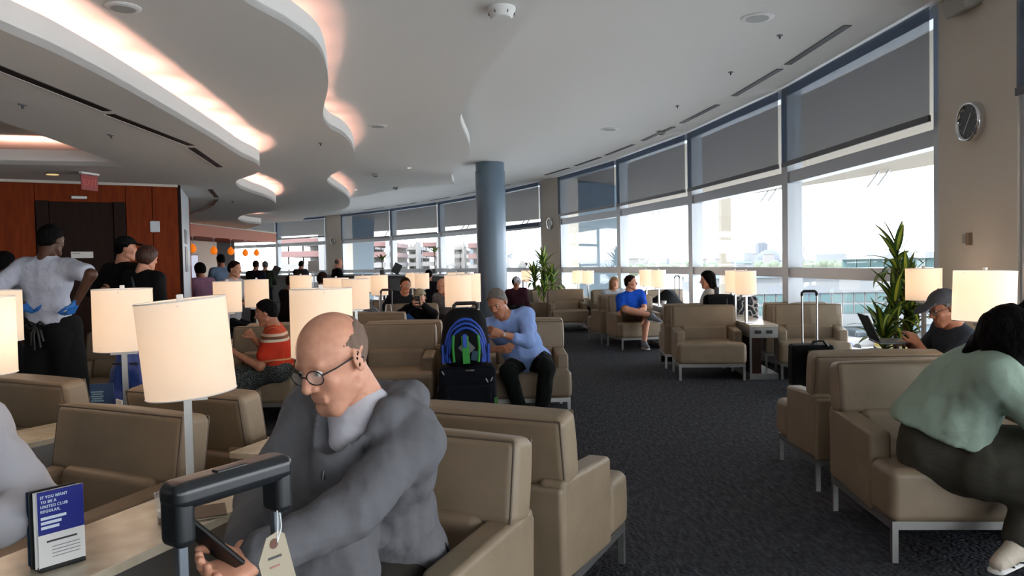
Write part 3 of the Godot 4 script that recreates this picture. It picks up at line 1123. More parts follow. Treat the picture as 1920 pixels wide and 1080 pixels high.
func build_furniture() -> void:
	chair0 = make_chair()
	for c in [
		[-0.47, -2.42, -26, "armchair the grey hoodie man sits in, its back toward another armchair"],
		[0.0, -3.42, 154, "empty armchair facing away, back to back with the grey hoodie man's chair"],
		[-1.80, -2.95, -26, "armchair on the other side of the pale stone table with the brochures"],
		[-1.46, -4.05, 154, "armchair seen from behind beyond the large crooked lamp"],
		[-2.60, -4.58, 154, "armchair seen from behind in front of the man with the apron"],
		[2.18, -3.90, -3, "armchair the woman in the pale green shirt sits on"],
		[2.27, -5.02, 177, "armchair backing onto the green shirt woman's, turned to the laptop man"],
		[0.12, -7.36, 2, "armchair of the man in the light blue shirt beside the suitcase"],
		[-1.17, -7.36, 2, "empty armchair left of the suitcase with the blue green backpack"],
		[-2.44, -7.40, 0, "armchair the woman in the striped red top sits on"],
		[-3.78, -6.98, -10, "armchair left of the woman in the striped red top"],
		[0.12, -8.40, 182, "armchair backing onto that of the man in the light blue shirt"],
		[-1.17, -8.40, 182, "armchair backing onto the empty one left of the suitcase"],
		[-2.44, -8.40, 180, "armchair backing onto that of the woman in the striped red top"],
		[-1.50, -11.3, 8, "armchair of the man in the tan cap photographing with a phone"],
		[-1.95, -12.7, 8, "armchair of the man in the dark suit with glasses"],
		[-0.95, -13.0, 6, "armchair of the balding elderly man with glasses"],
		[-1.76, -9.95, 180, "armchair holding the crumpled grey carrier bag"],
		[2.42, -9.42, -6, "empty armchair left of the small table with two sockets"],
		[3.66, -9.28, -14, "empty armchair behind the black trolley bag, right of the socket table"],
		[2.46, -10.45, 174, "armchair of the black haired woman in the white tee"],
		[3.80, -10.30, 168, "armchair by the wide window with the patterned luggage beside it"],
		[2.08, -12.75, 11, "armchair of the man in the blue polo shirt"],
		[1.86, -13.80, 191, "armchair backing onto that of the man in the blue polo shirt"],
		[1.18, -16.15, 5, "empty armchair standing near the plant at the far pier"],
		[0.66, -17.0, 110, "armchair seen from the side left of the one by the far pier plant"],
		[0.90, -19.2, 185, "farthest armchair, turned to the window by the far pier plant"],
		[2.10, -15.6, 8, "armchair of the blonde woman by the window"],
		[3.10, -15.0, 8, "pale armchair back behind the lamps right of the blue polo man"],
		[-5.2, -6.9, 150, "armchair in the shade in front of the wood wall"],
		[-4.2, -5.45, 154, "armchair behind the blue bag near the man with the apron"],
		[3.52, -5.42, -105, "armchair of the man in the grey cap with the laptop"],
	]:
		chair(c[0], c[1], c[2], c[3])
	# tables: x, z, turn, length
	for t in [
		[-1.18, -2.28, -20, 1.3, "pale stone topped table carrying the brochures and the tilted lamp"],
		[-0.93, -3.62, -19, 0.9, "side table under the lamp half hidden by the bald man's head"],
		[-2.43, -3.56, -26, 1.7, "side table with two lamps left of the empty armchair by the brochures"],
		[-0.52, -7.85, 2, 1.7, "side table behind the suitcase with the blue green backpack"],
		[-1.80, -7.9, 2, 1.7, "side table between the red top woman and the empty armchair"],
		[-3.04, -8.0, -5, 1.7, "side table with two lamps left of the red top woman"],
		[3.06, -9.88, -4, 1.7, "side table with two black sockets between two empty armchairs"],
		[2.72, -13.3, 8, 1.7, "side table right of the blue polo man"],
		[2.86, -4.46, -3, 1.5, "side table right of the green shirt woman's armchair"],
		[1.76, -16.7, 4, 1.5, "side table with two lamps near the far pier"],
	]:
		side_table(t[0], t[1], t[2], t[3], t[4], 0.36 if t[3] == 1.3 else 0.34)
	# lamps seen at (px centre, distance), diameter, top, shade height
	for l in [
		[347, 2.66, 0.30, 1.345, 0.33, "large crooked lamp shade on the stone table with the brochures", Vector2(-0.085, 0.0)],
		[231, 4.05, 0.295, 1.355, 0.325, "lamp left behind the large crooked one, blue bag below it", Vector2.ZERO],
		[603, 3.72, 0.30, 1.345, 0.33, "lamp half hidden by the bald man's head", Vector2.ZERO],
		[-45, 3.45, 0.31, 1.345, 0.35, "lamp sharing a table with the one above the blue bag", Vector2.ZERO],
		[-8, 4.95, 0.305, 1.34, 0.33, "lamp on its own small table in front of the waiter", Vector2.ZERO],
		[428, 7.7, 0.275, 1.325, 0.31, "lamp in front of the boy in the white shirt", Vector2.ZERO],
		[483, 8.6, 0.265, 1.325, 0.31, "lamp directly above the red top woman's dark hair", Vector2.ZERO],
		[668, 7.6, 0.27, 1.325, 0.30, "white lamp without glow right above the bald head", Vector2.ZERO],
		[632, 8.5, 0.28, 1.325, 0.30, "lamp behind the white one above the bald head", Vector2.ZERO],
		[860, 7.6, 0.27, 1.345, 0.315, "lamp left of the blurred man in the light blue shirt", Vector2.ZERO],
		[880, 8.5, 0.27, 1.345, 0.315, "lamp just in front of the round column, half hidden by another lamp", Vector2.ZERO],
		[566, 9.9, 0.28, 1.35, 0.30, "lamp to the left of the woman at the counter, above the tall near shade", Vector2.ZERO],
		[682, 13.0, 0.28, 1.29, 0.28, "small low lamp before the grey garage view in the far windows", Vector2.ZERO],
		[713, 11.75, 0.265, 1.31, 0.31, "small lamp above the trolley handle and grey bag", Vector2.ZERO],
		[775, 15.0, 0.27, 1.30, 0.29, "small lamp right of the suited man's face", Vector2.ZERO],
		[793, 14.2, 0.27, 1.30, 0.29, "small lamp above the tan cap", Vector2.ZERO],
		[857, 11.6, 0.265, 1.33, 0.26, "small lamp behind the lamp beside the light blue shirt man", Vector2.ZERO],
		[988, 20.5, 0.26, 1.25, 0.30, "tiny lamp beside the person in the white cap", Vector2.ZERO],
		[1379, 10.0, 0.25, 1.30, 0.29, "farther lamp on the table with two sockets", Vector2.ZERO],
		[1399, 9.3, 0.25, 1.30, 0.29, "closer lamp on the table with two sockets", Vector2.ZERO],
		[1213, 13.6, 0.25, 1.29, 0.29, "farther lamp beside the blue polo man", Vector2.ZERO],
		[1236, 12.9, 0.25, 1.29, 0.30, "closer lamp beside the blue polo man", Vector2.ZERO],
		[1085, 17.0, 0.25, 1.26, 0.28, "lamp of the far pier pair standing closer to the window", Vector2.ZERO],
		[1104, 16.3, 0.25, 1.26, 0.28, "lamp of the far pier pair standing closer to the blue polo man", Vector2.ZERO],
		[1732, 6.1, 0.265, 1.345, 0.255, "wide lamp on a dark post behind the grey cap man", Vector2.ZERO],
		[1845, 4.5, 0.33, 1.35, 0.30, "wide lamp right of the grey cap man, above black hair", Vector2(0.05, 0.0)],
	]:
		var p := at(l[0], 600, l[1])
		lamp(p, l[2], l[3], l[4], l[5], 0.66, l[6])
	# pedestal tables for lamps that stand away from the long tables
	for t in [[566, 9.9, "small table under the lamp left of the counter woman"], [682, 13.0, "small table under the low lamp before the grey garage view"], [713, 11.75, "small table under the lamp above the trolley handle"], [784, 14.6, "small table under the twin lamps behind the tan cap"], [857, 11.6, "small table under the small lamp by the round column"], [988, 20.5, "small table under the tiny lamp by the white cap person"], [1732, 6.1, "small table under the wide lamp on a dark post"], [-8, 4.95, "small table under the lamp in front of the waiter"]]:
		var p := at(t[0], 600, t[1])
		var o := thing("pedestal_table", t[2], "side table", Vector3(p.x, 0, p.z), 10, "small lamp tables")
		part("table_top", box_mesh(Vector3(0.34, 0.03, 0.4), 0.004), M.quartz, o, Vector3(0, 0.645, 0))
		part("body", box_mesh(Vector3(0.3, 0.56, 0.36)), M.dark_wood, o, Vector3(0, 0.35, 0))
		part("plinth", box_mesh(Vector3(0.33, 0.07, 0.39)), M.steel, o, Vector3(0, 0.035, 0))

# ---- smooth bodies: distance fields of capsules and ellipsoids, meshed as surface nets
# a capsule: [0, a, b, ra, rb, blend, flat_axis, flatness]; an ellipsoid: [1, centre, Basis of unit axes, radii, blend]; a carved ellipsoid: [2, ...]; a half space that is kept: [3, point, normal, blend]
func cap(a: Vector3, b: Vector3, ra: float, rb: float, k := 0.03, n := Vector3.ZERO, f := 1.0) -> Array:
	return [0, a, b, ra, rb, k, n, f]

func ell(c: Vector3, bs: Basis, r: Vector3, k := 0.02, kind := 1) -> Array:
	return [kind, c, bs, r, k]

func net(prims: Array, cell: float, mb: MB, rough := 0.0, rough_f := 9.0, seed_ := 1) -> void:
	var lo := Vector3.ONE * 1e9
	var hi := -lo
	for p in prims:
		if p[0] == 0:
			var r: float = maxf(p[3], p[4])
			lo = lo.min(p[1].min(p[2]) - Vector3.ONE * r)
			hi = hi.max(p[1].max(p[2]) + Vector3.ONE * r)
		elif p[0] == 1:
			var r: float = maxf(p[3].x, maxf(p[3].y, p[3].z))
			lo = lo.min(p[1] - Vector3.ONE * r)
			hi = hi.max(p[1] + Vector3.ONE * r)
	lo -= Vector3.ONE * cell * 2.5
	hi += Vector3.ONE * cell * 2.5
	var nx := int(ceil((hi.x - lo.x) / cell)) + 1
	var ny := int(ceil((hi.y - lo.y) / cell)) + 1
	var nz := int(ceil((hi.z - lo.z) / cell)) + 1
	var g := PackedFloat32Array()
	g.resize(nx * ny * nz)
	g.fill(1.0)
	var sx := ny * nz
	for p in prims:
		var kind: int = p[0]
		var a := Vector3.ZERO
		var ex := Vector3.ZERO
		var k := 0.0
		var mid := Vector3.ZERO
		if kind == 0:
			k = p[5]
			var r: float = maxf(p[3], p[4]) + k + cell * 2.0
			mid = (p[1] + p[2]) * 0.5
			ex = (p[1] - p[2]).abs() * 0.5 + Vector3.ONE * r
		elif kind < 3:
			k = p[4]
			var r: float = maxf(p[3].x, maxf(p[3].y, p[3].z)) + k + cell * 2.0
			mid = p[1]
			ex = Vector3.ONE * r
		else:
			k = p[3]
			mid = (lo + hi) * 0.5
			ex = (hi - lo)
		var i0 := clampi(int((mid.x - ex.x - lo.x) / cell), 0, nx - 1)
		var i1 := clampi(int((mid.x + ex.x - lo.x) / cell) + 1, 0, nx - 1)
		var j0 := clampi(int((mid.y - ex.y - lo.y) / cell), 0, ny - 1)
		var j1 := clampi(int((mid.y + ex.y - lo.y) / cell) + 1, 0, ny - 1)
		var l0 := clampi(int((mid.z - ex.z - lo.z) / cell), 0, nz - 1)
		var l1 := clampi(int((mid.z + ex.z - lo.z) / cell) + 1, 0, nz - 1)
		if kind == 0:
			a = p[1]
			var ab: Vector3 = p[2] - a
			var il := 1.0 / maxf(ab.length_squared(), 1e-9)
			var ra: float = p[3]
			var dr: float = p[4] - ra
			var n: Vector3 = p[6]
			var f: float = float(p[7]) - 1.0
			for i in range(i0, i1 + 1):
				for j in range(j0, j1 + 1):
					var q := Vector3(lo.x + i * cell, lo.y + j * cell, lo.z + l0 * cell) - a
					var at_ := i * sx + j * nz + l0
					for l in range(l0, l1 + 1):
						var w := q
						if f != 0.0: w += n * (q.dot(n) * f)
						var t := clampf(w.dot(ab) * il, 0.0, 1.0)
						var d := (w - ab * t).length() - ra - dr * t
						var e := g[at_]
						var h := k - absf(d - e)
						g[at_] = minf(d, e) - (h * h / k * 0.25 if h > 0.0 else 0.0)
						q.z += cell
						at_ += 1
		elif kind < 3:
			var inv: Basis = p[2].transposed()
			var r: Vector3 = p[3]
			var c: Vector3 = p[1]
			var rm := minf(r.x, minf(r.y, r.z))
			for i in range(i0, i1 + 1):
				for j in range(j0, j1 + 1):
					for l in range(l0, l1 + 1):
						var w := (inv * (Vector3(lo.x + i * cell, lo.y + j * cell, lo.z + l * cell) - c)) / r
						var k0 := w.length()
						var d := k0 * (k0 - 1.0) / maxf((w / r).length(), 1e-6) if k0 > 0.05 else -rm
						var at_ := i * sx + j * nz + l
						var e := g[at_]
						if kind == 1:
							var h := k - absf(d - e)
							g[at_] = minf(d, e) - (h * h / k * 0.25 if h > 0.0 else 0.0)
						else:
							var h := k - absf(-d - e)
							g[at_] = maxf(-d, e) + (h * h / k * 0.25 if h > 0.0 else 0.0)
		else:
			var o: Vector3 = p[1]
			var m: Vector3 = p[2]
			for i in nx:
				for j in ny:
					for l in nz:
						var at_ := i * sx + j * nz + l
						var e := g[at_]
						if e > 0.2: continue
						var d := -m.dot(Vector3(lo.x + i * cell, lo.y + j * cell, lo.z + l * cell) - o)
						var h := k - absf(d - e)
						g[at_] = maxf(d, e) + (h * h / k * 0.25 if h > 0.0 else 0.0)
	if rough > 0.0:
		var fn := FastNoiseLite.new()
		fn.seed = seed_
		fn.frequency = rough_f
		fn.fractal_octaves = 2
		for i in nx:
			for j in ny:
				for l in nz:
					var at_ := i * sx + j * nz + l
					if absf(g[at_]) < 3.0 * cell + rough:
						g[at_] += rough * fn.get_noise_3d(lo.x + i * cell, (lo.y + j * cell) * 0.5, lo.z + l * cell)
	# surface nets
	var ids := PackedInt32Array()
	ids.resize(g.size())
	ids.fill(-1)
	var big := cell * 2.0
	var offs := [0, sx, nz, sx + nz, 1, sx + 1, nz + 1, sx + nz + 1]
	var co := [Vector3(0, 0, 0), Vector3(1, 0, 0), Vector3(0, 1, 0), Vector3(1, 1, 0), Vector3(0, 0, 1), Vector3(1, 0, 1), Vector3(0, 1, 1), Vector3(1, 1, 1)]
	var edges := [[0, 1], [2, 3], [4, 5], [6, 7], [0, 2], [1, 3], [4, 6], [5, 7], [0, 4], [1, 5], [2, 6], [3, 7]]
	var s := PackedFloat32Array()
	s.resize(8)
	for i in nx - 1:
		for j in ny - 1:
			var row := i * sx + j * nz
			for l in nz - 1:
				var at_ := row + l
				if absf(g[at_]) > big: continue
				var m := 0
				for c in 8:
					s[c] = g[at_ + offs[c]]
					if s[c] < 0.0: m |= 1 << c
				if m == 0 or m == 255: continue
				var sum := Vector3.ZERO
				var cnt := 0
				for e in edges:
					var u: float = s[e[0]]
					var w: float = s[e[1]]
					if (u < 0.0) != (w < 0.0):
						sum += co[e[0]].lerp(co[e[1]], u / (u - w))
						cnt += 1
				var f := sum / cnt
				var gr := Vector3(s[1] - s[0] + s[3] - s[2] + s[5] - s[4] + s[7] - s[6], s[2] - s[0] + s[3] - s[1] + s[6] - s[4] + s[7] - s[5], s[4] - s[0] + s[5] - s[1] + s[6] - s[2] + s[7] - s[3])
				ids[at_] = mb.v.size()
				mb.v.append(lo + (Vector3(i, j, l) + f) * cell)
				mb.n.append(gr.normalized())
	for i in range(1, nx - 1):
		for j in range(1, ny - 1):
			for l in range(1, nz - 1):
				var at_ := i * sx + j * nz + l
				var e := g[at_]
				if absf(e) > big: continue
				for ax in 3:
					var st: int = [sx, nz, 1][ax]
					var e2 := g[at_ + st]
					if (e < 0.0) == (e2 < 0.0): continue
					var b1: int = [nz, 1, sx][ax]
					var b2: int = [1, sx, nz][ax]
					var q0 := ids[at_]
					var q1 := ids[at_ - b1]
					var q2 := ids[at_ - b1 - b2]
					var q3 := ids[at_ - b2]
					if q0 < 0 or q1 < 0 or q2 < 0 or q3 < 0: continue
					if e < 0.0: mb.i.append_array([q0, q2, q1, q0, q3, q2])
					else: mb.i.append_array([q0, q1, q2, q0, q2, q3])

# ---- people
func yaw(d: float) -> Vector3:                # 0 looks at the camera side (+z), 90 to the right (+x)
	return Vector3(sin(deg_to_rad(d)), 0, cos(deg_to_rad(d)))

func bend(a: Vector3, b: Vector3, la: float, lb: float, pole: Vector3) -> Vector3:   # middle joint of a two-bone limb
	var d := b - a
	var L := clampf(d.length(), 0.02, la + lb - 0.004)
	var u := d.normalized()
	var x := (la * la - lb * lb + L * L) / (2.0 * L)
	var h := sqrt(maxf(la * la - x * x, 0.0))
	var side := (pole - u * pole.dot(u))
	return a + u * x + side.normalized() * h

func reach(a: Vector3, b: Vector3, most: float) -> Vector3:
	return a + (b - a).limit_length(most - 0.006)

func sub(prims: Array, o: Vector3) -> Array:    # into the person's own axes
	var out := []
	for p in prims:
		var q: Array = p.duplicate()
		q[1] = q[1] - o
		if q[0] == 0: q[2] = q[2] - o
		out.append(q)
	return out

# d: pelvis, neck (world), face (pelvis/leg yaw), chest (yaw), head [yaw, pitch down, roll], lh, rh, lf, rf (hands and ankles), el, er, kl, kr (poles), cell, s (size)
# looks: skin, hair [style, mat], top [mat, sleeve], legs [kind, mat], shoe mat, extras
func person(d: Dictionary) -> Node3D:
	var s: float = d.get("s", 1.0)
	var pel: Vector3 = d.pelvis
	var base := Vector3(pel.x, 0, pel.z)
	var o := thing("person", d.label, "person", base)
	var fw := yaw(d.face)
	var lf_ := Vector3.UP.cross(fw)               # towards the person's left
	var cf := yaw(d.get("chest", d.face))
	var cl := Vector3.UP.cross(cf)
	var neck: Vector3 = d.neck
	var spine := (neck - pel).normalized()
	cf = (cf - spine * cf.dot(spine)).normalized()
	cl = spine.cross(cf).normalized()
	var w: float = d.get("w", 1.0)                # stoutness
	var cell: float = d.get("cell", 0.02)
	var hw := 0.095 * s
	var hl := pel + lf_ * hw
	var hr := pel - lf_ * hw
	var sw: float = 0.175 * s * d.get("sw", 1.0)
	var shc := neck - spine * 0.055 * s
	var sl := shc + cl * sw
	var sr := shc - cl * sw
	if d.has("shrug"):
		sl += d.shrug; sr += d.shrug
	var ua := 0.29 * s
	var fa := 0.26 * s
	var wl := reach(sl, d.get("lh", sl - spine * 0.5 + cf * 0.1), ua + fa)
	var wr := reach(sr, d.get("rh", sr - spine * 0.5 + cf * 0.1), ua + fa)
	var el := bend(sl, wl, ua, fa, d.get("el", -cf * 0.6 + cl * 0.6 - Vector3.UP))
	var er := bend(sr, wr, ua, fa, d.get("er", -cf * 0.6 - cl * 0.6 - Vector3.UP))
	var th := 0.44 * s
	var sh := 0.43 * s
	var al := reach(hl, d.get("lf", hl + fw * 0.45 - Vector3.UP * 0.4), th + sh)
	var ar := reach(hr, d.get("rf", hr + fw * 0.45 - Vector3.UP * 0.4), th + sh)
	var kl := bend(hl, al, th, sh, d.get("kl", fw + Vector3.UP * 0.6))
	var kr := bend(hr, ar, th, sh, d.get("kr", fw + Vector3.UP * 0.6))
	# head frame
	var hd: Array = d.get("head", [d.face, 0.0, 0.0])
	var hz := yaw(hd[0])
	var hx := Vector3.UP.cross(hz)
	var hb := Basis(hx, Vector3.UP, hz)
	hb = Basis(hz, deg_to_rad(hd[2])) * Basis(hx, deg_to_rad(hd[1])) * hb
	var hs: float = s * d.get("hs", 1.0)
	var hp: Vector3 = neck + spine * 0.045 * s + (hb * Vector3(0, 0.01, 0.03)) * hs
	var mid := pel.lerp(neck, 0.36)
	var chest := pel.lerp(neck, 0.70)
	var torso := [
		cap(hl - lf_ * 0.01, hr + lf_ * 0.01, 0.112 * s, 0.112 * s, 0.06, fw, 1.05),
		cap(pel + spine * 0.06 * s + cf * 0.015 * w, mid + cf * 0.02 * w, 0.125 * s * w, 0.125 * s * w, 0.07, cf, 1.15 / w),
		cap(mid + cl * 0.045 * s, mid - cl * 0.045 * s, 0.115 * s * w, 0.115 * s * w, 0.07, cf, 1.1),
		cap(chest + cl * 0.075 * s, chest - cl * 0.075 * s, 0.118 * s * lerpf(1, w, 0.5), 0.118 * s * lerpf(1, w, 0.5), 0.07, cf, 1.12),
		cap(sl - spine * 0.01, sr - spine * 0.01, 0.062 * s, 0.062 * s, 0.06),
		cap(shc + cl * 0.09 * s, neck + spine * 0.02 * s, 0.06 * s, 0.05 * s, 0.05),
		cap(shc - cl * 0.09 * s, neck + spine * 0.02 * s, 0.06 * s, 0.05 * s, 0.05),
	]
	var skin_m: Material = d.get("skin", M.skin)
	var body := torso.duplicate()
	body.append(cap(neck - spine * 0.03, hp + hb * Vector3(0, 0.05, -0.015) * hs, 0.056 * s, 0.053 * s, 0.03))
	for a in [[sl, el, wl], [sr, er, wr]]:
		body.append(cap(a[0], a[1], 0.052 * s, 0.043 * s, 0.03))
		body.append(cap(a[1], a[2], 0.043 * s, 0.029 * s, 0.025))
	for a in [[hl, kl, al], [hr, kr, ar]]:
		body.append(cap(a[0], a[1], 0.088 * s, 0.06 * s, 0.05))
		body.append(cap(a[1], a[2], 0.06 * s, 0.039 * s, 0.03))
		body.append(cap(a[1].lerp(a[2], 0.25) - fw * 0.012, a[1].lerp(a[2], 0.45) - fw * 0.012, 0.058 * s, 0.05 * s, 0.03))
	var bm := MB.new()
	net(sub(body, base), maxf(cell, 0.013), bm)
	head_net(hp - base, hb, hs, maxf(cell * 0.45, 0.005), bm, d)
	var hc: float = maxf(cell * 0.4, 0.0045)
	if d.has("gloves"):
		for gd in [[wl, el, d.get("pl", -cl), cl, d.get("curl_l", 0.5), 1.0], [wr, er, d.get("pr", cl), -cl, d.get("curl_r", 0.5), -1.0]]:
			var gm := MB.new()
			hand_net(gd[0] - base, (gd[0] - gd[1]).normalized(), gd[2], gd[3], s * 1.08, gd[4], hc, gm, gd[5])
			part("glove", gm.mesh(), d.gloves, o)
	elif not d.has("hands_custom"):
		hand_net(wl - base, (wl - el).normalized(), d.get("pl", -cl), cl, s, d.get("curl_l", 0.5), hc, bm, 1.0)
		hand_net(wr - base, (wr - er).normalized(), d.get("pr", cl), -cl, s, d.get("curl_r", 0.5), hc, bm, -1.0)
	else:
		for hh in d.hands_custom: net(sub(hh, base), hc, bm)
	part("body", bm.mesh(), skin_m, o)
	# clothing
	if d.has("top"):
		var t: Array = d.top
		var th_: float = d.get("thick", 0.016)
		var prims := []
		for k in torso.size():
			var q: Array = torso[k].duplicate()
			q[3] += th_ + (0.006 if k == 0 else 0.0)
			q[4] += th_ + (0.006 if k == 0 else 0.0)
			if k >= 5:
				q[3] -= 0.006; q[4] -= 0.012
				q[2] = q[1].lerp(q[2], d.get("collar", 0.72))
			prims.append(q)
		var sleeve: float = t[1]
		for a in [[sl, el, wl], [sr, er, wr]]:
			if sleeve <= 1.0:
				prims.append(cap(a[0], a[0].lerp(a[1], sleeve), 0.052 * s + th_ + 0.008, lerpf(0.052, 0.045, sleeve) * s + th_ + 0.012, 0.045))
			else:
				prims.append(cap(a[0], a[1], 0.054 * s + th_ + 0.004, 0.045 * s + th_, 0.045))
				prims.append(cap(a[1], a[1].lerp(a[2], sleeve - 1.0), 0.045 * s + th_, 0.034 * s + th_ * 0.9, 0.03))
		if d.has("top_extra"): prims.append_array(d.top_extra)
		if d.has("hem"): prims.append([3, d.hem[0], d.hem[1], 0.01])
		else: prims.append([3, pel - spine * 0.02, spine, 0.012])
		var mb := MB.new()
		net(sub(prims, base), cell, mb, d.get("fold", 0.006), d.get("fold_f", 8.0), 5)
		part(t[2] if t.size() > 2 else "shirt", mb.mesh(), t[0], o)
	if d.has("legs"):
		var t: Array = d.legs
		var mb := MB.new()
		var prims := []
		var q: Array = torso[0].duplicate()
		q[3] += 0.012; q[4] += 0.012
		prims.append(q)
		q = torso[1].duplicate()
		q[2] = q[1].lerp(q[2], 0.25)
		q[3] += 0.008; q[4] += 0.008
		prims.append(q)
		if t[0] == "skirt":
			var mk := (kl + kr) / 2
			prims.append(cap(hl, kl + Vector3.DOWN * 0.02, 0.105 * s, 0.10 * s, 0.09))
			prims.append(cap(hr, kr + Vector3.DOWN * 0.02, 0.105 * s, 0.10 * s, 0.09))
			prims.append(cap(mk, mk.lerp((al + ar) / 2, 0.42), 0.12 * s, 0.12 * s, 0.09))
		else:
			var full: float = 1.97 if t[0] == "trousers" else 0.93
			for a in [[hl, kl, al], [hr, kr, ar]]:
				if full < 1.0:
					prims.append(cap(a[0], a[0].lerp(a[1], full), 0.096 * s, 0.088 * s, 0.05))
				else:
					prims.append(cap(a[0], a[1], 0.1 * s, 0.074 * s, 0.05))
					prims.append(cap(a[1], a[1].lerp(a[2], full - 1.0), 0.074 * s, 0.066 * s, 0.04))
		if d.has("legs_extra"): prims.append_array(d.legs_extra)
		net(sub(prims, base), cell, mb, d.get("fold", 0.006), 7.0, 9)
		part(t[0], mb.mesh(), t[1], o)
	# shoes
	if d.has("shoe"):
		for a in [[al, d.get("tl", fw)], [ar, d.get("tr", fw)]]:
			shoe(a[0] - base, a[1], s, d.shoe, o, maxf(cell * 0.6, 0.008))
	if d.has("hair"): hair(hp - base, hb, hs, d.hair, o, maxf(cell * 0.5, 0.007))
	if d.has("cap"): cap_hat(hp - base, hb, hs, d.cap, o, maxf(cell * 0.4, 0.006))
	if d.get("glasses", false): glasses(hp - base, hb, hs, o)
	for e in [-1.0, 1.0]:
		if cell > 0.019: break
		var em := MB.new()
		em.lathe([Vector2(0.002, -0.0115), Vector2(0.008, -0.008), Vector2(0.0115, 0.0), Vector2(0.008, 0.008), Vector2(0.002, 0.0115)], 10)
		var eye := part("eye", em.mesh(), plain(Color(0.82, 0.8, 0.77), 0.25), o, hp - base + hb * (Vector3(e * 0.031, 0.121, 0.0745) * hs), hb)
		part("iris", cyl_mesh(0.0055, 0.003, 10), plain(Color(0.08, 0.05, 0.04), 0.2), eye, Vector3(0, 0, 0.0105), Basis(Vector3.RIGHT, PI / 2))
	d.out = {"hp": hp, "hb": hb, "wl": wl, "wr": wr, "el": el, "er": er, "sl": sl, "sr": sr, "kl": kl, "kr": kr, "cl": cl, "cf": cf, "spine": spine, "base": base}
	return o

func head_net(p: Vector3, hb: Basis, s: float, cell: float, mb: MB, d: Dictionary) -> void:
	var P := func(x: float, y: float, z: float) -> Vector3: return p + hb * (Vector3(x, y, z) * s)
	var f := Basis(hb.x, hb.y, hb.z)
	var pr := [
		ell(P.call(0, 0.145, -0.012), f, Vector3(0.076, 0.09, 0.098) * s, 0.02),
		ell(P.call(0, 0.082, 0.026), f, Vector3(0.060, 0.082, 0.064) * s, 0.03),
		cap(P.call(-0.018, 0.014, 0.062), P.call(0.018, 0.014, 0.062), 0.021 * s, 0.021 * s, 0.02),
		cap(P.call(-0.05, 0.045, 0.005), P.call(-0.02, 0.014, 0.06), 0.02 * s, 0.016 * s, 0.025),
		cap(P.call(0.05, 0.045, 0.005), P.call(0.02, 0.014, 0.06), 0.02 * s, 0.016 * s, 0.025),
		cap(P.call(-0.036, 0.139, 0.073), P.call(0.036, 0.139, 0.073), 0.011 * s, 0.011 * s, 0.012),
		ell(P.call(0.038, 0.09, 0.062), f, Vector3(0.02, 0.02, 0.016) * s, 0.015),
		ell(P.call(-0.038, 0.09, 0.062), f, Vector3(0.02, 0.02, 0.016) * s, 0.015),
		ell(P.call(0.031, 0.121, 0.091), f, Vector3(0.017, 0.011, 0.014) * s, 0.008, 2),
		ell(P.call(-0.031, 0.121, 0.091), f, Vector3(0.017, 0.011, 0.014) * s, 0.008, 2),
		cap(P.call(0, 0.13, 0.083), P.call(0, 0.09, 0.106), 0.009 * s, 0.013 * s, 0.008),
		cap(P.call(-0.013, 0.085, 0.094), P.call(0.013, 0.085, 0.094), 0.009 * s, 0.009 * s, 0.006),
		cap(P.call(-0.021, 0.056, 0.082), P.call(0.021, 0.056, 0.082), 0.0065 * s, 0.0065 * s, 0.006),
		cap(P.call(-0.018, 0.045, 0.081), P.call(0.018, 0.045, 0.081), 0.007 * s, 0.007 * s, 0.006),
		ell(P.call(0.078, 0.108, -0.012), f * Basis(Vector3.UP, 0.35), Vector3(0.008, 0.032, 0.02) * s, 0.008),
		ell(P.call(-0.078, 0.108, -0.012), f * Basis(Vector3.UP, -0.35), Vector3(0.008, 0.032, 0.02) * s, 0.008),
		cap(P.call(0, 0.06, -0.03), P.call(0, -0.04, -0.045), 0.052 * s, 0.056 * s, 0.02),
	]
	net(pr, cell, mb)

# palm, four fingers and a thumb; dir along the forearm, palm the way the palm faces, out the thumb side
func hand_net(w: Vector3, dir: Vector3, palm: Vector3, out: Vector3, s: float, curl: float, cell: float, mb: MB, side: float) -> void:
	palm = (palm - dir * palm.dot(dir)).normalized()
	var x := dir.cross(palm).normalized() * side      # towards the thumb
	var pr := []
	var k := 0.008
	for j in 4:
		var off := (1.5 - j) * 0.019 * s
		var a := w + dir * 0.012 * s + x * off * 0.7
		var b := w + dir * (0.088 - absf(j - 1.2) * 0.004) * s + x * off
		pr.append(cap(a, b, 0.015 * s, 0.012 * s, 0.014))
		var L: float = [0.072, 0.08, 0.074, 0.058][j] * s
		var ang := curl * 0.9
		var dd := dir
		var q := b
		for seg in 3:
			dd = (dd * cos(ang) + palm * sin(ang)).normalized()
			var side_ax := dd.cross(x).normalized()
			var e: Vector3 = q + dd * L * [0.45, 0.32, 0.25][seg]
			pr.append(cap(q, e, 0.0095 * s, 0.0085 * s, 0.004))
			q = e
			palm = palm if seg == 2 else palm
	var t0 := w + dir * 0.025 * s + x * 0.022 * s
	var t1 := t0 + (dir * 0.6 + x * 0.7 + palm * 0.3).normalized() * 0.04 * s
	var t2 := t1 + (dir * 0.85 + x * 0.25 + palm * 0.45 * curl).normalized() * 0.032 * s
	var t3 := t2 + (dir * 0.9 + palm * 0.5 * curl).normalized() * 0.026 * s
	pr.append(cap(t0, t1, 0.015 * s, 0.012 * s, 0.012))
	pr.append(cap(t1, t2, 0.0115 * s, 0.0105 * s, 0.004))
	pr.append(cap(t2, t3, 0.0105 * s, 0.0085 * s, 0.004))
	pr.append(cap(w - dir * 0.02 * s, w + dir * 0.02 * s, 0.028 * s, 0.024 * s, 0.012, palm, 1.25))
	net(pr, cell, mb)

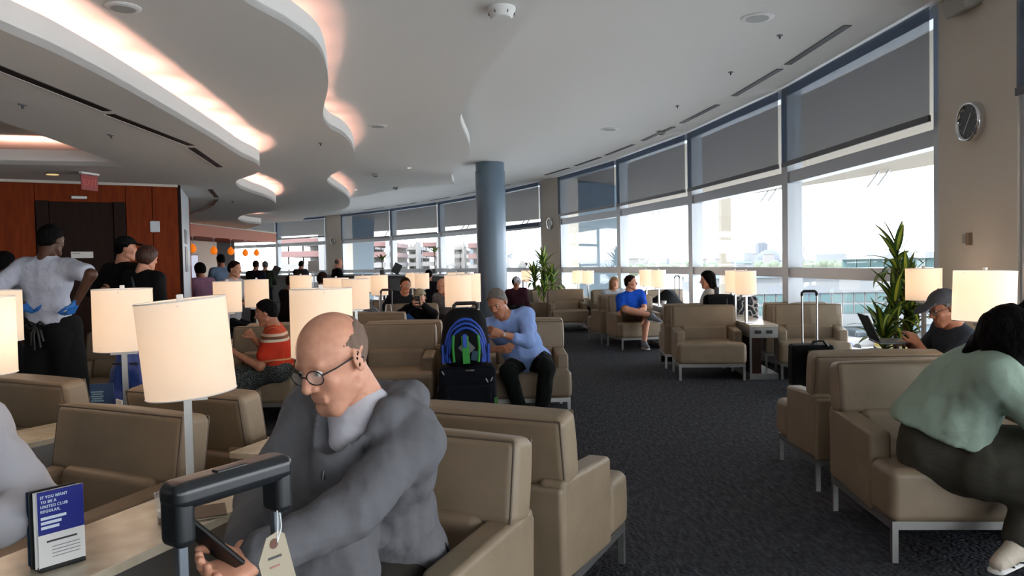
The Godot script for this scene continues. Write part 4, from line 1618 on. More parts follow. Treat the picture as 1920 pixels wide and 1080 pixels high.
func shoe(ankle: Vector3, toe: Vector3, s: float, m: Material, o: Node3D, cell: float) -> void:
	var t := toe.normalized()
	var up := Vector3.UP if absf(t.y) < 0.8 else Vector3.RIGHT
	var sd := up.cross(t).normalized()
	up = t.cross(sd)
	var mb := MB.new()
	net([
		cap(ankle - t * 0.03 * s - up * 0.045 * s, ankle + t * 0.15 * s - up * 0.058 * s, 0.036 * s, 0.03 * s, 0.02, sd, 0.92),
		cap(ankle - t * 0.01 * s - up * 0.03 * s, ankle + up * 0.005 * s, 0.046 * s, 0.046 * s, 0.03),
		cap(ankle + up * 0.0 * s, ankle + t * 0.11 * s - up * 0.045 * s, 0.038 * s, 0.03 * s, 0.03),
	], cell, mb)
	var sh := part("shoe", mb.mesh(), m, o)
	mb = MB.new()
	net([cap(ankle - t * 0.04 * s - up * 0.085 * s, ankle + t * 0.155 * s - up * 0.085 * s, 0.042 * s, 0.04 * s, 0.02, up, 3.0)], cell, mb)
	part("sole", mb.mesh(), M.white if m != M.black_cloth else M.black, sh)

func hair(p: Vector3, hb: Basis, s: float, h: Array, o: Node3D, cell: float) -> void:
	var P := func(x: float, y: float, z: float) -> Vector3: return p + hb * (Vector3(x, y, z) * s)
	var mb := MB.new()
	var pr := []
	var style: String = h[0]
	var puff: float = 0.0025 if style == "fringe" else (0.009 if style == "short" else 0.018)
	pr.append(ell(P.call(0, 0.146, -0.014), hb, (Vector3(0.076, 0.09, 0.098) + Vector3.ONE * puff) * s, 0.02))
	if style == "fringe":       # a band round the back of a bald head
		pr.append([3, P.call(0, 0.165, 0), hb * Vector3(0, -0.92, -0.38), 0.006])
		pr.append([3, P.call(0, 0.15, 0.012), hb * Vector3(0, 0.25, -0.97), 0.006])
		pr.append([3, P.call(0, 0.07, -0.05), hb * Vector3(0, 1, -0.1), 0.006])
	elif style == "short":
		pr.append(ell(P.call(0, 0.10, -0.055), hb, Vector3(0.07, 0.06, 0.055) * s, 0.02))
		pr.append([3, P.call(0, 0.186, 0.058), hb * Vector3(0, 0.62, -0.78).normalized(), 0.012])
		pr.append([3, P.call(0, 0.06, 0), hb * Vector3(0, 0.9, -0.4).normalized(), 0.01])
	elif style == "bob":
		pr.append(ell(P.call(0, 0.115, -0.035), hb, Vector3(0.094, 0.10, 0.085) * s, 0.03))
		pr.append([3, P.call(0, 0.165, 0.066), hb * Vector3(0, 0.55, -0.83).normalized(), 0.012])
		pr.append([3, P.call(0, 0.035, 0), hb * Vector3(0, 1, 0), 0.02])
	else:
		for x in [-0.05, -0.02, 0.02, 0.05]:
			pr.append(cap(P.call(x * 1.15, 0.14, -0.06), P.call(x * 1.35, -0.12, -0.095), 0.042 * s, 0.03 * s, 0.03))
		for x in [-0.074, 0.074]:
			pr.append(cap(P.call(x, 0.15, -0.01), P.call(x * 1.1, -0.06, -0.02), 0.026 * s, 0.02 * s, 0.03))
		pr.append([3, P.call(0, 0.168, 0.068), hb * Vector3(0, 0.42, -0.91).normalized(), 0.012])
	if h.size() > 2: pr.append_array(h[2])
	net(pr, cell, mb, 0.006 * s, 26.0, 3)
	if mb.i.size() > 0: part("hair", mb.mesh(), h[1], o)

func cap_hat(p: Vector3, hb: Basis, s: float, m: Material, o: Node3D, cell: float) -> void:
	var P := func(x: float, y: float, z: float) -> Vector3: return p + hb * (Vector3(x, y, z) * s)
	var mb := MB.new()
	net([
		ell(P.call(0, 0.155, -0.012), hb, Vector3(0.09, 0.098, 0.112) * s, 0.02),
		[3, P.call(0, 0.155, 0), hb * Vector3(0, 0.985, -0.17), 0.006],
		ell(P.call(0, 0.168, 0.125), hb * Basis(Vector3.RIGHT, 0.22), Vector3(0.078, 0.012, 0.085) * s, 0.012),
	], cell, mb)
	var c := part("cap", mb.mesh(), m, o)
	mb = MB.new()
	mb.lathe([Vector2(0.003, -0.004), Vector2(0.009, 0.0), Vector2(0.003, 0.005)], 8)
	part("button", mb.mesh(), m, c, P.call(0, 0.254, -0.012), hb)

func glasses(p: Vector3, hb: Basis, s: float, o: Node3D) -> void:
	var P := func(x: float, y: float, z: float) -> Vector3: return p + hb * (Vector3(x, y, z) * s)
	var fr := MB.new()
	var ends := []
	for e in [-1.0, 1.0]:
		var ring := []
		for k in 17:
			var a := TAU * k / 16
			ring.append(P.call(e * 0.034 + cos(a) * 0.026, 0.116 + sin(a) * 0.019, 0.1 - absf(e * 0.034 + cos(a) * 0.026) * 0.15))
		fr.tube(ring, 0.0016 * s, 5)
		fr.tube([P.call(e * 0.06, 0.122, 0.091), P.call(e * 0.08, 0.124, 0.06), P.call(e * 0.083, 0.122, -0.005), P.call(e * 0.08, 0.105, -0.03)], 0.0022 * s, 5)
	fr.tube([P.call(-0.009, 0.119, 0.1), P.call(0, 0.123, 0.102), P.call(0.009, 0.119, 0.1)], 0.0018 * s, 5)
	var g := part("glasses", fr.mesh(), M.black, o)
	for e in [-1.0, 1.0]:
		var lm := MB.new()
		var c: Vector3 = P.call(e * 0.034, 0.116, 0.0949)
		for k in 16:
			var a := TAU * k / 16
			var b := TAU * (k + 1) / 16
			lm.flat(c, P.call(e * 0.034 + cos(a) * 0.025, 0.116 + sin(a) * 0.018, 0.1 - absf(e * 0.034 + cos(a) * 0.025) * 0.15), P.call(e * 0.034 + cos(b) * 0.025, 0.116 + sin(b) * 0.018, 0.1 - absf(e * 0.034 + cos(b) * 0.025) * 0.15), hb.z)
		part("lens", lm.mesh(), M.clear, g)

func build_people() -> void:
	var hood := cloth(Color(0.37, 0.37, 0.385))
	# 1 the bald man in the grey hoodie
	var d := {
		"label": "bald man in grey hoodie and glasses looking down at his phone",
		"pelvis": Vector3(-0.42, 0.54, -2.38), "neck": at(676, 768, 2.10), "face": -26.0, "chest": -24.0, "head": [-36.0, 22.0, 5.0],
		"lh": at(478, 1048, 1.63), "rh": at(455, 1030, 1.80), "el": Vector3(0.9, -1.2, -0.1), "er": Vector3(-0.8, -1.0, -0.3),
		"lf": Vector3(-0.62, 0.09, -1.80), "rf": Vector3(-0.86, 0.09, -1.95), "cell": 0.011, "w": 1.08, "s": 1.0, "hs": 1.05, "sw": 0.96,
		"top": [hood, 1.93, "hoodie"], "thick": 0.02, "fold": 0.009, "fold_f": 10.0, "collar": 0.45, "legs": ["trousers", cloth(Color(0.17, 0.155, 0.14))], "shoe": M.black_cloth,
		"hair": ["fringe", M.hair_stubble], "glasses": true, "skin": M.skin, "curl_l": 0.8, "curl_r": 0.6, "pl": Vector3(-0.5, 0.3, 1),
	}
	var nk: Vector3 = d.neck
	var cf := yaw(-24.0)
	var cl := Vector3.UP.cross(cf)
	var U := Vector3.UP
	d.top_extra = [
		cap(nk + cl * 0.11 + cf * 0.03 + U * 0.0, nk + cl * 0.10 - cf * 0.09 + U * 0.015, 0.036, 0.05, 0.025),
		cap(nk + cl * 0.10 - cf * 0.09 + U * 0.015, nk - cl * 0.09 - cf * 0.09 + U * 0.02, 0.055, 0.055, 0.03),
		cap(nk - cl * 0.10 + cf * 0.03 + U * 0.01, nk - cl * 0.09 - cf * 0.09 + U * 0.02, 0.036, 0.05, 0.025),
		cap(nk + cl * 0.11 + cf * 0.03, nk + cl * 0.012 + cf * 0.145 - U * 0.10, 0.034, 0.02, 0.02),
		cap(nk - cl * 0.10 + cf * 0.03 + U * 0.01, nk - cl * 0.012 + cf * 0.145 - U * 0.10, 0.034, 0.02, 0.02),
		cap(nk + cf * 0.12 - U * 0.13, nk + cf * 0.10 - U * 0.42, 0.04, 0.10, 0.08),
		cap(nk + cf * 0.06 - cl * 0.10 - U * 0.2, nk + cf * 0.12 - cl * 0.10 - U * 0.42, 0.10, 0.13, 0.08),
		cap(nk + cl * 0.13 - cf * 0.03 + U * 0.01, nk + cl * 0.19 - cf * 0.05 - U * 0.015, 0.035, 0.02, 0.02),
		ell(nk + cf * 0.085 + U * 0.02, Basis(cl, (U - cf * 0.5).normalized(), cl.cross((U - cf * 0.5).normalized())), Vector3(0.08, 0.125, 0.085), 0.012, 2),
	]
	var man := person(d)
	var o: Dictionary = d.out
	var mb := MB.new()
	net(sub([cap(nk + cf * 0.01 - U * 0.01, nk + cf * 0.055 - U * 0.085, 0.086, 0.062, 0.03, cf, 1.1), cap(nk + cl * 0.03, nk - cl * 0.03, 0.064, 0.064, 0.03)], o.base), 0.011, mb)
	part("undershirt", mb.mesh(), cloth(Color(0.76, 0.76, 0.79)), man)
	mb = MB.new()
	mb.tube([nk + cf * 0.165 - U * 0.11 - o.base, nk + cf * 0.172 - U * 0.15 - o.base], 0.006, 6)
	part("zip_pull", mb.mesh(), M.dark_steel, man)
	# 2 the woman in the pale green shirt, bent forward
	d = {
		"label": "woman in pale green shirt and dark trousers bending forward, black hair",
		"pelvis": Vector3(2.02, 0.56, -3.66), "neck": at(1886, 662, 3.42), "face": 62.0, "chest": 58.0, "head": [70.0, 42.0, 0.0],
		"lh": Vector3(2.58, 0.55, -3.25), "rh": Vector3(2.56, 0.52, -3.15), "el": Vector3(0.2, -1, -0.4), "er": Vector3(0.5, -1, 0.2),
		"lf": Vector3(2.50, 0.10, -3.28), "rf": at(1912, 1012, 3.30), "tr": Vector3(-0.8, -0.12, 0.35), "tl": Vector3(0.8, 0, 0.4), "kl": Vector3(1, 0.5, 0.4), "kr": Vector3(1, 0.55, 0.3),
		"cell": 0.0135, "w": 1.1, "s": 1.04, "top": [cloth(Color(0.54, 0.61, 0.56)), 1.7], "thick": 0.03, "fold": 0.010, "fold_f": 9.0,
		"legs": ["trousers", cloth(Color(0.24, 0.235, 0.21))], "shoe": cloth(Color(0.72, 0.68, 0.62)), "skin": M.skin2,
		"hem": [at(1745, 812, 3.55), Vector3(0.35, 0.93, 0.1)],
		"top_extra": [cap(at(1745, 790, 3.62), at(1800, 720, 3.55), 0.17, 0.15, 0.08), cap(at(1730, 815, 3.6), at(1800, 815, 3.45), 0.14, 0.12, 0.08)],
		"legs_extra": [cap(at(1755, 860, 3.62), at(1835, 880, 3.45), 0.165, 0.13, 0.08), cap(at(1850, 880, 3.40), at(1960, 915, 3.25), 0.12, 0.10, 0.06)],
		"hair": ["bob", M.hair_black],
	}
	var wm := person(d)
	mb = MB.new()
	var bs: Vector3 = d.out.base
	net([cap(at(1893, 612, 3.36) - bs, at(1890, 640, 3.42) - bs, 0.10, 0.105, 0.05), cap(at(1868, 620, 3.40) - bs, at(1836, 655, 3.46) - bs, 0.08, 0.05, 0.05), cap(at(1836, 652, 3.46) - bs, at(1814, 662, 3.48) - bs, 0.045, 0.02, 0.04), cap(at(1880, 640, 3.35) - bs, at(1850, 678, 3.38) - bs, 0.075, 0.035, 0.05), cap(at(1915, 640, 3.3) - bs, at(1900, 690, 3.3) - bs, 0.085, 0.04, 0.05)], 0.012, mb, 0.012, 16.0, 2)
	part("loose_hair", mb.mesh(), M.hair_black, wm)
	# 3 the man with the grey cap and laptop
	d = {
		"label": "man in grey cap and dark polo shirt typing on a laptop",
		"pelvis": Vector3(3.30, 0.52, -5.46), "neck": at(1790, 616, 5.36), "face": -108.0, "chest": -95.0, "head": [-88.0, 20.0, 0.0],
		"lh": at(1722, 646, 5.38), "rh": at(1705, 646, 5.60), "el": Vector3(0.4, -0.7, 0.9), "er": Vector3(0.4, -0.7, -0.9), "lf": Vector3(2.70, 0.09, -5.85), "rf": Vector3(2.72, 0.09, -6.05),
		"cell": 0.016, "w": 1.25, "top": [cloth(Color(0.19, 0.21, 0.24)), 0.85], "collar": 0.8, "legs": ["trousers", cloth(Color(0.12, 0.12, 0.14))], "shoe": M.black_cloth,
		"hair": ["short", M.hair_grey], "cap": cloth(Color(0.30, 0.30, 0.32)), "glasses": true, "skin": M.skin2, "curl_l": 0.35, "curl_r": 0.35, "pl": Vector3.DOWN, "pr": Vector3.DOWN,
	}
	person(d)
	# 4 the man in the light blue shirt
	d = {
		"label": "grey haired man in light blue shirt resting his chin on his hand",
		"pelvis": Vector3(0.15, 0.53, -7.12), "neck": at(948, 594, 6.78), "face": -4.0, "chest": -12.0, "head": [-28.0, 26.0, 10.0],
		"lh": at(940, 626, 6.50), "rh": at(932, 655, 6.60), "el": Vector3(0.6, -1, 0.5), "er": Vector3(-1, -0.6, 0),
		"lf": Vector3(0.24, 0.10, -6.74), "rf": Vector3(0.06, 0.10, -6.85), "kl": Vector3(0.2, 1, 0.8), "kr": Vector3(-0.4, 1, 0.8), "tl": Vector3(0.25, 0, 1),
		"cell": 0.016, "w": 1.15, "top": [cloth(Color(0.50, 0.60, 0.80)), 1.45], "fold": 0.011, "legs": ["trousers", cloth(Color(0.075, 0.09, 0.085))], "shoe": plain(Color(0.14, 0.15, 0.17), 0.8),
		"hair": ["short", M.hair_grey], "skin": M.skin2, "curl_l": 0.9, "pl": Vector3(-0.3, 0.2, -1),
	}
	person(d)
	mb = MB.new()
	var dd: Dictionary = d.out
	# 5 the woman in the striped red top
	d = {
		"label": "woman with short black hair in striped red top and patterned skirt",
		"pelvis": at(524, 688, 7.05), "neck": at(512, 616, 6.98), "face": -78.0, "chest": -76.0, "head": [-82.0, 14.0, 0.0],
		"rh": at(474, 632, 6.86), "lh": at(440, 662, 6.75), "er": Vector3(0.1, -1, 0.3), "el": Vector3(0.3, -1, 0),
		"lf": Vector3(-2.75, 0.10, -6.85), "rf": Vector3(-2.72, 0.10, -6.70), "cell": 0.016, "w": 1.1, "s": 0.95,
		"top": [M.stripes, 0.62], "legs": ["skirt", M.skirt], "shoe": M.black_cloth, "hair": ["short", M.hair_black], "skin": M.skin2, "curl_r": 1.1,
	}
	person(d)
	# 6 the waiter
	d = {
		"label": "standing waiter seen from behind in white shirt and black apron",
		"pelvis": Vector3(-3.76, 0.97, -6.12), "neck": at(88, 488, 6.1), "face": 172.0, "head": [165.0, 10.0, 0.0],
		"rh": at(142, 568, 5.95), "lh": at(44, 572, 6.0), "er": Vector3(1, -0.5, 0.6), "el": Vector3(-1, -0.5, 0.6),
		"lf": Vector3(-3.88, 0.09, -6.12), "rf": Vector3(-3.62, 0.09, -6.10), "kl": Vector3(0, 0, -1), "kr": Vector3(0, 0, -1),
		"cell": 0.017, "w": 0.98, "sw": 1.1, "top": [cloth(Color(0.70, 0.72, 0.78)), 0.75], "fold": 0.007, "hem": [Vector3(-3.76, 1.035, -6.1), Vector3(0, 1, 0)], "collar": 0.85, "legs": ["trousers", M.black_cloth], "shoe": M.black_cloth,
		"hair": ["short", M.hair_black], "skin": M.skin3, "gloves": plain(Color(0.16, 0.42, 0.72), 0.5), "curl_l": 0.9, "curl_r": 0.9,
	}
	var wt := person(d)
	mb = MB.new()
	bs = d.out.base
	var pv: Vector3 = Vector3(-3.76, 0.97, -6.12) - bs
	net([cap(pv + Vector3(-0.09, 0.05, -0.03), pv + Vector3(0.09, 0.05, -0.03), 0.145, 0.145, 0.05), cap(pv + Vector3(-0.09, 0, -0.07), pv + Vector3(-0.12, -0.5, -0.08), 0.13, 0.14, 0.05), cap(pv + Vector3(0.09, 0, -0.07), pv + Vector3(0.12, -0.5, -0.08), 0.13, 0.14, 0.05), [3, pv + Vector3(0, 0.13, 0), Vector3.DOWN, 0.01], [2, pv + Vector3(0, 0.02, 0.17), Basis.IDENTITY, Vector3(0.11, 0.10, 0.10), 0.015]], 0.017, mb)
	var ap := part("apron", mb.mesh(), M.black_cloth, wt)
	mb = MB.new()
	var kn := pv + Vector3(0, 0.07, 0.15)
	for s in [[-0.045, -0.16], [0.05, -0.13], [-0.02, -0.2], [0.025, -0.18]]:
		mb.tube([kn, kn + Vector3(s[0] * 0.8, s[1] * 0.4, 0.012), kn + Vector3(s[0], s[1], 0.0)], 0.011, 6)
	for e in [-1.0, 1.0]:
		mb.tube([kn, kn + Vector3(e * 0.04, 0.025, 0.02), kn + Vector3(e * 0.075, 0.0, 0.015), kn + Vector3(e * 0.04, -0.03, 0.018), kn], 0.009, 6)
	part("apron_bow", mb.mesh(), M.black, ap)
	# 7 the couple by the wood wall
	person({"label": "man in black jacket and black cap standing by the wood wall", "pelvis": at(232, 596, 8.0) * Vector3(1, 0, 1) + Vector3(0, 0.97, 0), "neck": at(230, 496, 8.0), "face": 160.0, "head": [115.0, 5.0, 0.0],
		"rh": at(208, 545, 7.8), "lh": at(220, 560, 8.1), "lf": at(222, 560, 8.1) * Vector3(1, 0, 1) + Vector3(0, 0.09, 0), "rf": at(246, 560, 8.1) * Vector3(1, 0, 1) + Vector3(0, 0.09, 0), "kl": Vector3(0, 0, -1), "kr": Vector3(0, 0, -1), "cell": 0.022,
		"top": [M.black_cloth, 1.9], "legs": ["trousers", M.black_cloth], "shoe": M.black_cloth, "hair": ["short", M.hair_black], "cap": M.black_cloth})
	d = {"label": "woman with red brown hair in dark jacket with backpack straps", "pelvis": at(268, 596, 7.6) * Vector3(1, 0, 1) + Vector3(0, 0.9, 0), "neck": at(268, 512, 7.6), "face": 168.0, "head": [150.0, 12.0, 6.0], "s": 0.94,
		"lf": at(258, 560, 7.6) * Vector3(1, 0, 1) + Vector3(0, 0.09, 0), "rf": at(282, 560, 7.6) * Vector3(1, 0, 1) + Vector3(0, 0.09, 0), "kl": Vector3(0, 0, -1), "kr": Vector3(0, 0, -1), "cell": 0.022,
		"top": [cloth(Color(0.07, 0.072, 0.075)), 1.9], "legs": ["trousers", M.black_cloth], "shoe": M.black_cloth, "hair": ["bob", plain(Color(0.22, 0.10, 0.05), 0.6)]}
	var cw := person(d)
	mb = MB.new()
	var nb: Vector3 = d.neck - d.out.base
	mb.tube([nb + Vector3(0.13, -0.02, -0.1), nb + Vector3(0.14, -0.02, 0.02), nb + Vector3(0.10, -0.2, 0.15), nb + Vector3(0.06, -0.42, 0.14)], 0.014, 6)
	mb.tube([nb + Vector3(-0.1, -0.01, 0.03), nb + Vector3(-0.02, -0.15, 0.15), nb + Vector3(0.04, -0.35, 0.15)], 0.014, 6)
	part("backpack_straps", mb.mesh(), plain(Color(0.2, 0.22, 0.24)), cw)
	# 8 the man in the tan cap with a phone
	person({"label": "man in tan cap and black sweater holding a phone before his face", "pelvis": Vector3(-1.42, 0.50, -10.95), "neck": at(789, 580, 10.85), "face": 4.0, "chest": 6.0, "head": [-4.0, 4.0, 6.0],
		"rh": at(775, 571, 10.45), "lh": at(791, 570, 10.45), "er": Vector3(-1, -0.7, 0), "el": Vector3(1, -0.7, 0), "lf": Vector3(-1.30, 0.09, -10.5), "rf": Vector3(-1.25, 0.52, -10.42), "kr": Vector3(-0.7, 1.2, 0.5), "cell": 0.02, "w": 1.1,
		"top": [cloth(Color(0.05, 0.052, 0.06)), 1.92], "legs": ["trousers", cloth(Color(0.16, 0.27, 0.47))], "shoe": M.black_cloth, "hair": ["short", M.hair_brown], "cap": cloth(Color(0.60, 0.55, 0.46)), "skin": M.skin, "curl_l": 0.9, "curl_r": 0.9, "pl": Vector3(-1, 0, 0.2), "pr": Vector3(1, 0, 0.2)})
	# 9, 10 two men farther back
	person({"label": "man in dark suit and glasses sitting behind the tan cap man", "pelvis": Vector3(-1.92, 0.53, -12.5), "neck": at(758, 553, 12.3), "face": 10.0, "head": [22.0, 6.0, 0.0], "cell": 0.022, "w": 1.1,
		"top": [cloth(Color(0.10, 0.11, 0.13)), 1.92], "legs": ["trousers", cloth(Color(0.1, 0.1, 0.12))], "shoe": M.black_cloth, "hair": ["short", M.hair_brown], "glasses": true, "skin": M.skin2})
	person({"label": "balding elderly man with glasses in grey floral shirt", "pelvis": Vector3(-1.02, 0.53, -12.85), "neck": at(836, 553, 12.6), "face": -20.0, "head": [-55.0, 10.0, 0.0], "cell": 0.022,
		"top": [M.floral, 0.7], "legs": ["trousers", cloth(Color(0.14, 0.14, 0.15))], "shoe": M.black_cloth, "hair": ["fringe", M.hair_grey], "glasses": true, "skin": M.skin})
	# 11 the man in the blue polo shirt
	person({"label": "man in bright blue polo shirt and khaki shorts with crossed legs", "pelvis": Vector3(2.02, 0.54, -12.62), "neck": at(1181, 549, 12.58), "face": 14.0, "chest": 14.0, "head": [62.0, 0.0, 0.0],
		"lh": at(1208, 600, 12.2), "rh": at(1192, 583, 12.3), "el": Vector3(1, -0.6, -0.2), "er": Vector3(-1, -0.6, -0.2), "lf": at(1208, 643, 12.18), "rf": at(1222, 592, 12.1), "kl": Vector3(0.2, 0.8, 1), "kr": Vector3(-1.2, 0.5, 0.6), "tl": Vector3(0.2, 0, 1), "tr": Vector3(0.9, -0.2, 0.4),
		"cell": 0.019, "w": 1.05, "top": [cloth(Color(0.10, 0.30, 0.72)), 0.68], "legs": ["shorts", cloth(Color(0.40, 0.33, 0.25))], "shoe": cloth(Color(0.42, 0.43, 0.45)), "hair": ["short", M.hair_brown], "skin": M.skin})
	# 12 to 15 by the windows
	person({"label": "blonde woman in pale top sitting behind the blue polo man", "pelvis": Vector3(2.05, 0.53, -15.4), "neck": at(1151, 545, 15.2), "face": 0.0, "head": [10.0, 4.0, 0.0], "cell": 0.024, "s": 0.95,
		"top": [cloth(Color(0.66, 0.70, 0.74)), 0.3], "legs": ["trousers", cloth(Color(0.3, 0.33, 0.4))], "shoe": M.black_cloth, "hair": ["long", M.hair_blond], "skin": M.skin})
	person({"label": "woman with long black hair in white tee looking sideways", "pelvis": Vector3(2.68, 0.53, -10.48), "neck": at(1331, 546, 10.5), "face": -100.0, "head": [-88.0, 6.0, 0.0], "cell": 0.02, "s": 0.95,
		"top": [cloth(Color(0.74, 0.74, 0.74)), 0.55], "legs": ["trousers", cloth(Color(0.12, 0.13, 0.16))], "shoe": M.black_cloth, "hair": ["long", M.hair_black], "skin": M.skin})
	person({"label": "woman in white cap and purple top near the round column", "pelvis": Vector3(0.12, 0.53, -15.6), "neck": at(968, 543, 15.5), "face": -4.0, "head": [10.0, 14.0, 0.0], "cell": 0.024, "s": 0.93,
		"top": [cloth(Color(0.20, 0.10, 0.14)), 1.9, "jacket"], "legs": ["trousers", cloth(Color(0.1, 0.1, 0.12))], "shoe": M.black_cloth, "hair": ["bob", M.hair_black], "cap": cloth(Color(0.75, 0.75, 0.77)), "skin": M.skin2})
	# the person in white at the picture edge
	person({"label": "person in white sweatshirt sitting beside the brochures", "pelvis": Vector3(-1.95, 0.54, -2.22), "neck": at(-175, 735, 2.15), "face": -10.0, "chest": 5.0, "head": [0.0, 10.0, 0.0],
		"lh": at(-75, 1010, 1.85), "rh": at(-330, 1000, 1.9), "el": Vector3(0.9, -0.9, -0.2), "lf": Vector3(-1.95, 0.09, -1.6), "rf": Vector3(-2.2, 0.09, -1.6), "cell": 0.0145, "w": 1.15, "s": 1.02, "sw": 1.1,
		"top": [cloth(Color(0.66, 0.66, 0.68)), 1.95], "thick": 0.03, "fold": 0.012, "legs": ["trousers", cloth(Color(0.6, 0.58, 0.53))], "shoe": M.black_cloth, "hair": ["short", M.hair_brown]})
	# people around the bar and at the far counter
	for q in [
		["woman in pink cardigan with black bob by the white screen", 378, 523, 13.6, 0.80, -125.0, cloth(Color(0.50, 0.36, 0.44)), 1.9, "bob", M.hair_black, M.skin2],
		["person in pale blue shirt leaning beside the amber pendants", 416, 503, 15.5, 0.95, -140.0, cloth(Color(0.42, 0.50, 0.60)), 0.7, "short", M.hair_black, M.skin2],
		["boy in white shirt with dark backpack strap looking aside", 436, 525, 11.5, 0.62, 75.0, cloth(Color(0.62, 0.62, 0.63)), 0.7, "short", M.hair_brown, M.skin],
		["man in navy jacket standing at the far window counter", 479, 509, 20.0, 0.92, 178.0, cloth(Color(0.07, 0.08, 0.12)), 1.9, "short", M.hair_brown, M.skin2],
		["grey haired person in green jacket standing at the far window counter", 497, 509, 21.2, 0.92, 186.0, cloth(Color(0.13, 0.16, 0.11)), 1.9, "short", M.hair_grey, M.skin],
		["man in grey suit sitting alone against the bright far window", 564, 506, 24.0, 0.80, 170.0, cloth(Color(0.20, 0.20, 0.22)), 1.9, "short", M.hair_black, M.skin2],
		["broad man in black jacket hunched at the counter by the far pier", 632, 505, 20.0, 0.80, 120.0, cloth(Color(0.03, 0.032, 0.036)), 1.9, "fringe", M.hair_grey, M.skin],
		["dark haired woman sitting low behind the lamp left of the counter", 544, 545, 14.0, 0.55, 150.0, cloth(Color(0.12, 0.08, 0.08)), 1.9, "bob", M.hair_brown, M.skin2],
		["brown haired person seen from behind between two lamps", 604, 541, 13.6, 0.55, 175.0, cloth(Color(0.18, 0.12, 0.1)), 1.9, "bob", M.hair_brown, M.skin2],
		["dark clothed person behind the lamps above the tan cap", 803, 530, 17.0, 0.55, 165.0, cloth(Color(0.06, 0.07, 0.1)), 1.9, "short", M.hair_black, M.skin2],
		["person in grey hoodie standing beyond the waiter", 2, 528, 7.2, 0.9, 165.0, cloth(Color(0.33, 0.34, 0.36)), 1.9, "short", M.hair_black, M.skin3],
	]:
		var nn := at(q[1], q[2], q[3])
		var f := yaw(q[5])
		var pv2 := Vector3(nn.x, minf(q[4], nn.y - 0.42), nn.z) - f * 0.06
		var gd := pv2 * Vector3(1, 0, 1)
		var sd := Vector3.UP.cross(f) * 0.1
		var stand: bool = pv2.y > 0.85
		var fwd := f * (0.02 if stand else 0.42)
		if not stand and pv2.y > 0.7:
			var so := thing("bar_stool", "bar stool under the " + (q[0] as String).get_slice(" in ", 0), "stool", gd)
			part("seat", cyl_mesh(0.18, 0.06, 20), M.black, so, Vector3(0, pv2.y - 0.14, 0))
			part("post", cyl_mesh(0.03, pv2.y - 0.18, 10), M.steel, so, Vector3(0, (pv2.y - 0.16) / 2, 0))
			part("foot_plate", cyl_mesh(0.2, 0.02, 20), M.steel, so, Vector3(0, 0.01, 0))
		person({"label": q[0], "pelvis": pv2, "neck": nn, "face": q[5], "head": [q[5], 8.0, 0.0], "cell": 0.026, "lf": gd + fwd + sd + Vector3(0, 0.1 if stand or pv2.y < 0.7 else 0.36, 0), "rf": gd + fwd - sd + Vector3(0, 0.1 if stand or pv2.y < 0.7 else 0.36, 0), "kl": f + Vector3(0, 0.4, 0), "kr": f + Vector3(0, 0.4, 0),
			"lh": nn + f * 0.32 + sd * 1.4 - Vector3(0, 0.36, 0), "rh": nn + f * 0.32 - sd * 1.4 - Vector3(0, 0.36, 0), "top": [q[6], q[7]], "legs": ["trousers", cloth(Color(0.08, 0.085, 0.1))], "shoe": M.black_cloth, "hair": [q[8], q[9]], "skin": q[10]})

func people_materials() -> void:
	var im := Image.create(16, 256, false, Image.FORMAT_RGB8)
	for y in 256:
		var t := y / 256.0
		var c := Color(0.74, 0.20, 0.13)
		var u := fmod(t * 11.0, 1.0)
		if t < 0.30: c = Color(0.80, 0.60, 0.42) if u < 0.22 else Color(0.74, 0.22, 0.14)
		elif t < 0.62: c = Color(0.68, 0.27, 0.18)
		if t > 0.62 and t < 0.66: c = Color(0.80, 0.75, 0.66)
		if t > 0.66 and t < 0.70: c = Color(0.36, 0.28, 0.22)
		if t > 0.70 and t < 0.74: c = Color(0.80, 0.75, 0.66)
		for x in 16: im.set_pixel(x, y, c)
	M.stripes = mat(Color.WHITE, 0.9, 0.0, 0.2)
	M.stripes.albedo_texture = ImageTexture.create_from_image(im)
	M.stripes.uv1_triplanar = true
	M.stripes.uv1_scale = Vector3(1.6, 1.6, 1.6)
	M.skirt = mat(Color.WHITE, 0.9, 0.0, 0.2)
	textured(M.skirt, two_tone(51, 0.11, 0.56, Color(0.05, 0.055, 0.07), Color(0.50, 0.52, 0.50)), 2.2)
	M.floral = mat(Color.WHITE, 0.9, 0.0, 0.2)
	textured(M.floral, two_tone(52, 0.06, 0.5, Color(0.28, 0.29, 0.32), Color(0.62, 0.62, 0.62)), 3.0)

func two_tone(seed_: int, freq: float, cut: float, c0: Color, c1: Color) -> ImageTexture:
	var fn := FastNoiseLite.new()
	fn.seed = seed_
	fn.frequency = freq
	fn.fractal_octaves = 1
	var g := fn.get_seamless_image(256, 256)
	g.convert(Image.FORMAT_RGB8)
	for y in 256:
		for x in 256:
			g.set_pixel(x, y, c1 if absf(g.get_pixel(x, y).r - cut) < 0.10 else c0)
	return ImageTexture.create_from_image(g)

# ---- shades, clocks, ceiling fittings, plants, bar, luggage and small things
func face_in(a: float) -> Basis:              # axes of something mounted on the window wall at angle a, z into the room
	var z := (Vector3(AX, 0, AZ) - arc(a)).normalized()
	return Basis(Vector3.UP.cross(z), Vector3.UP, z)

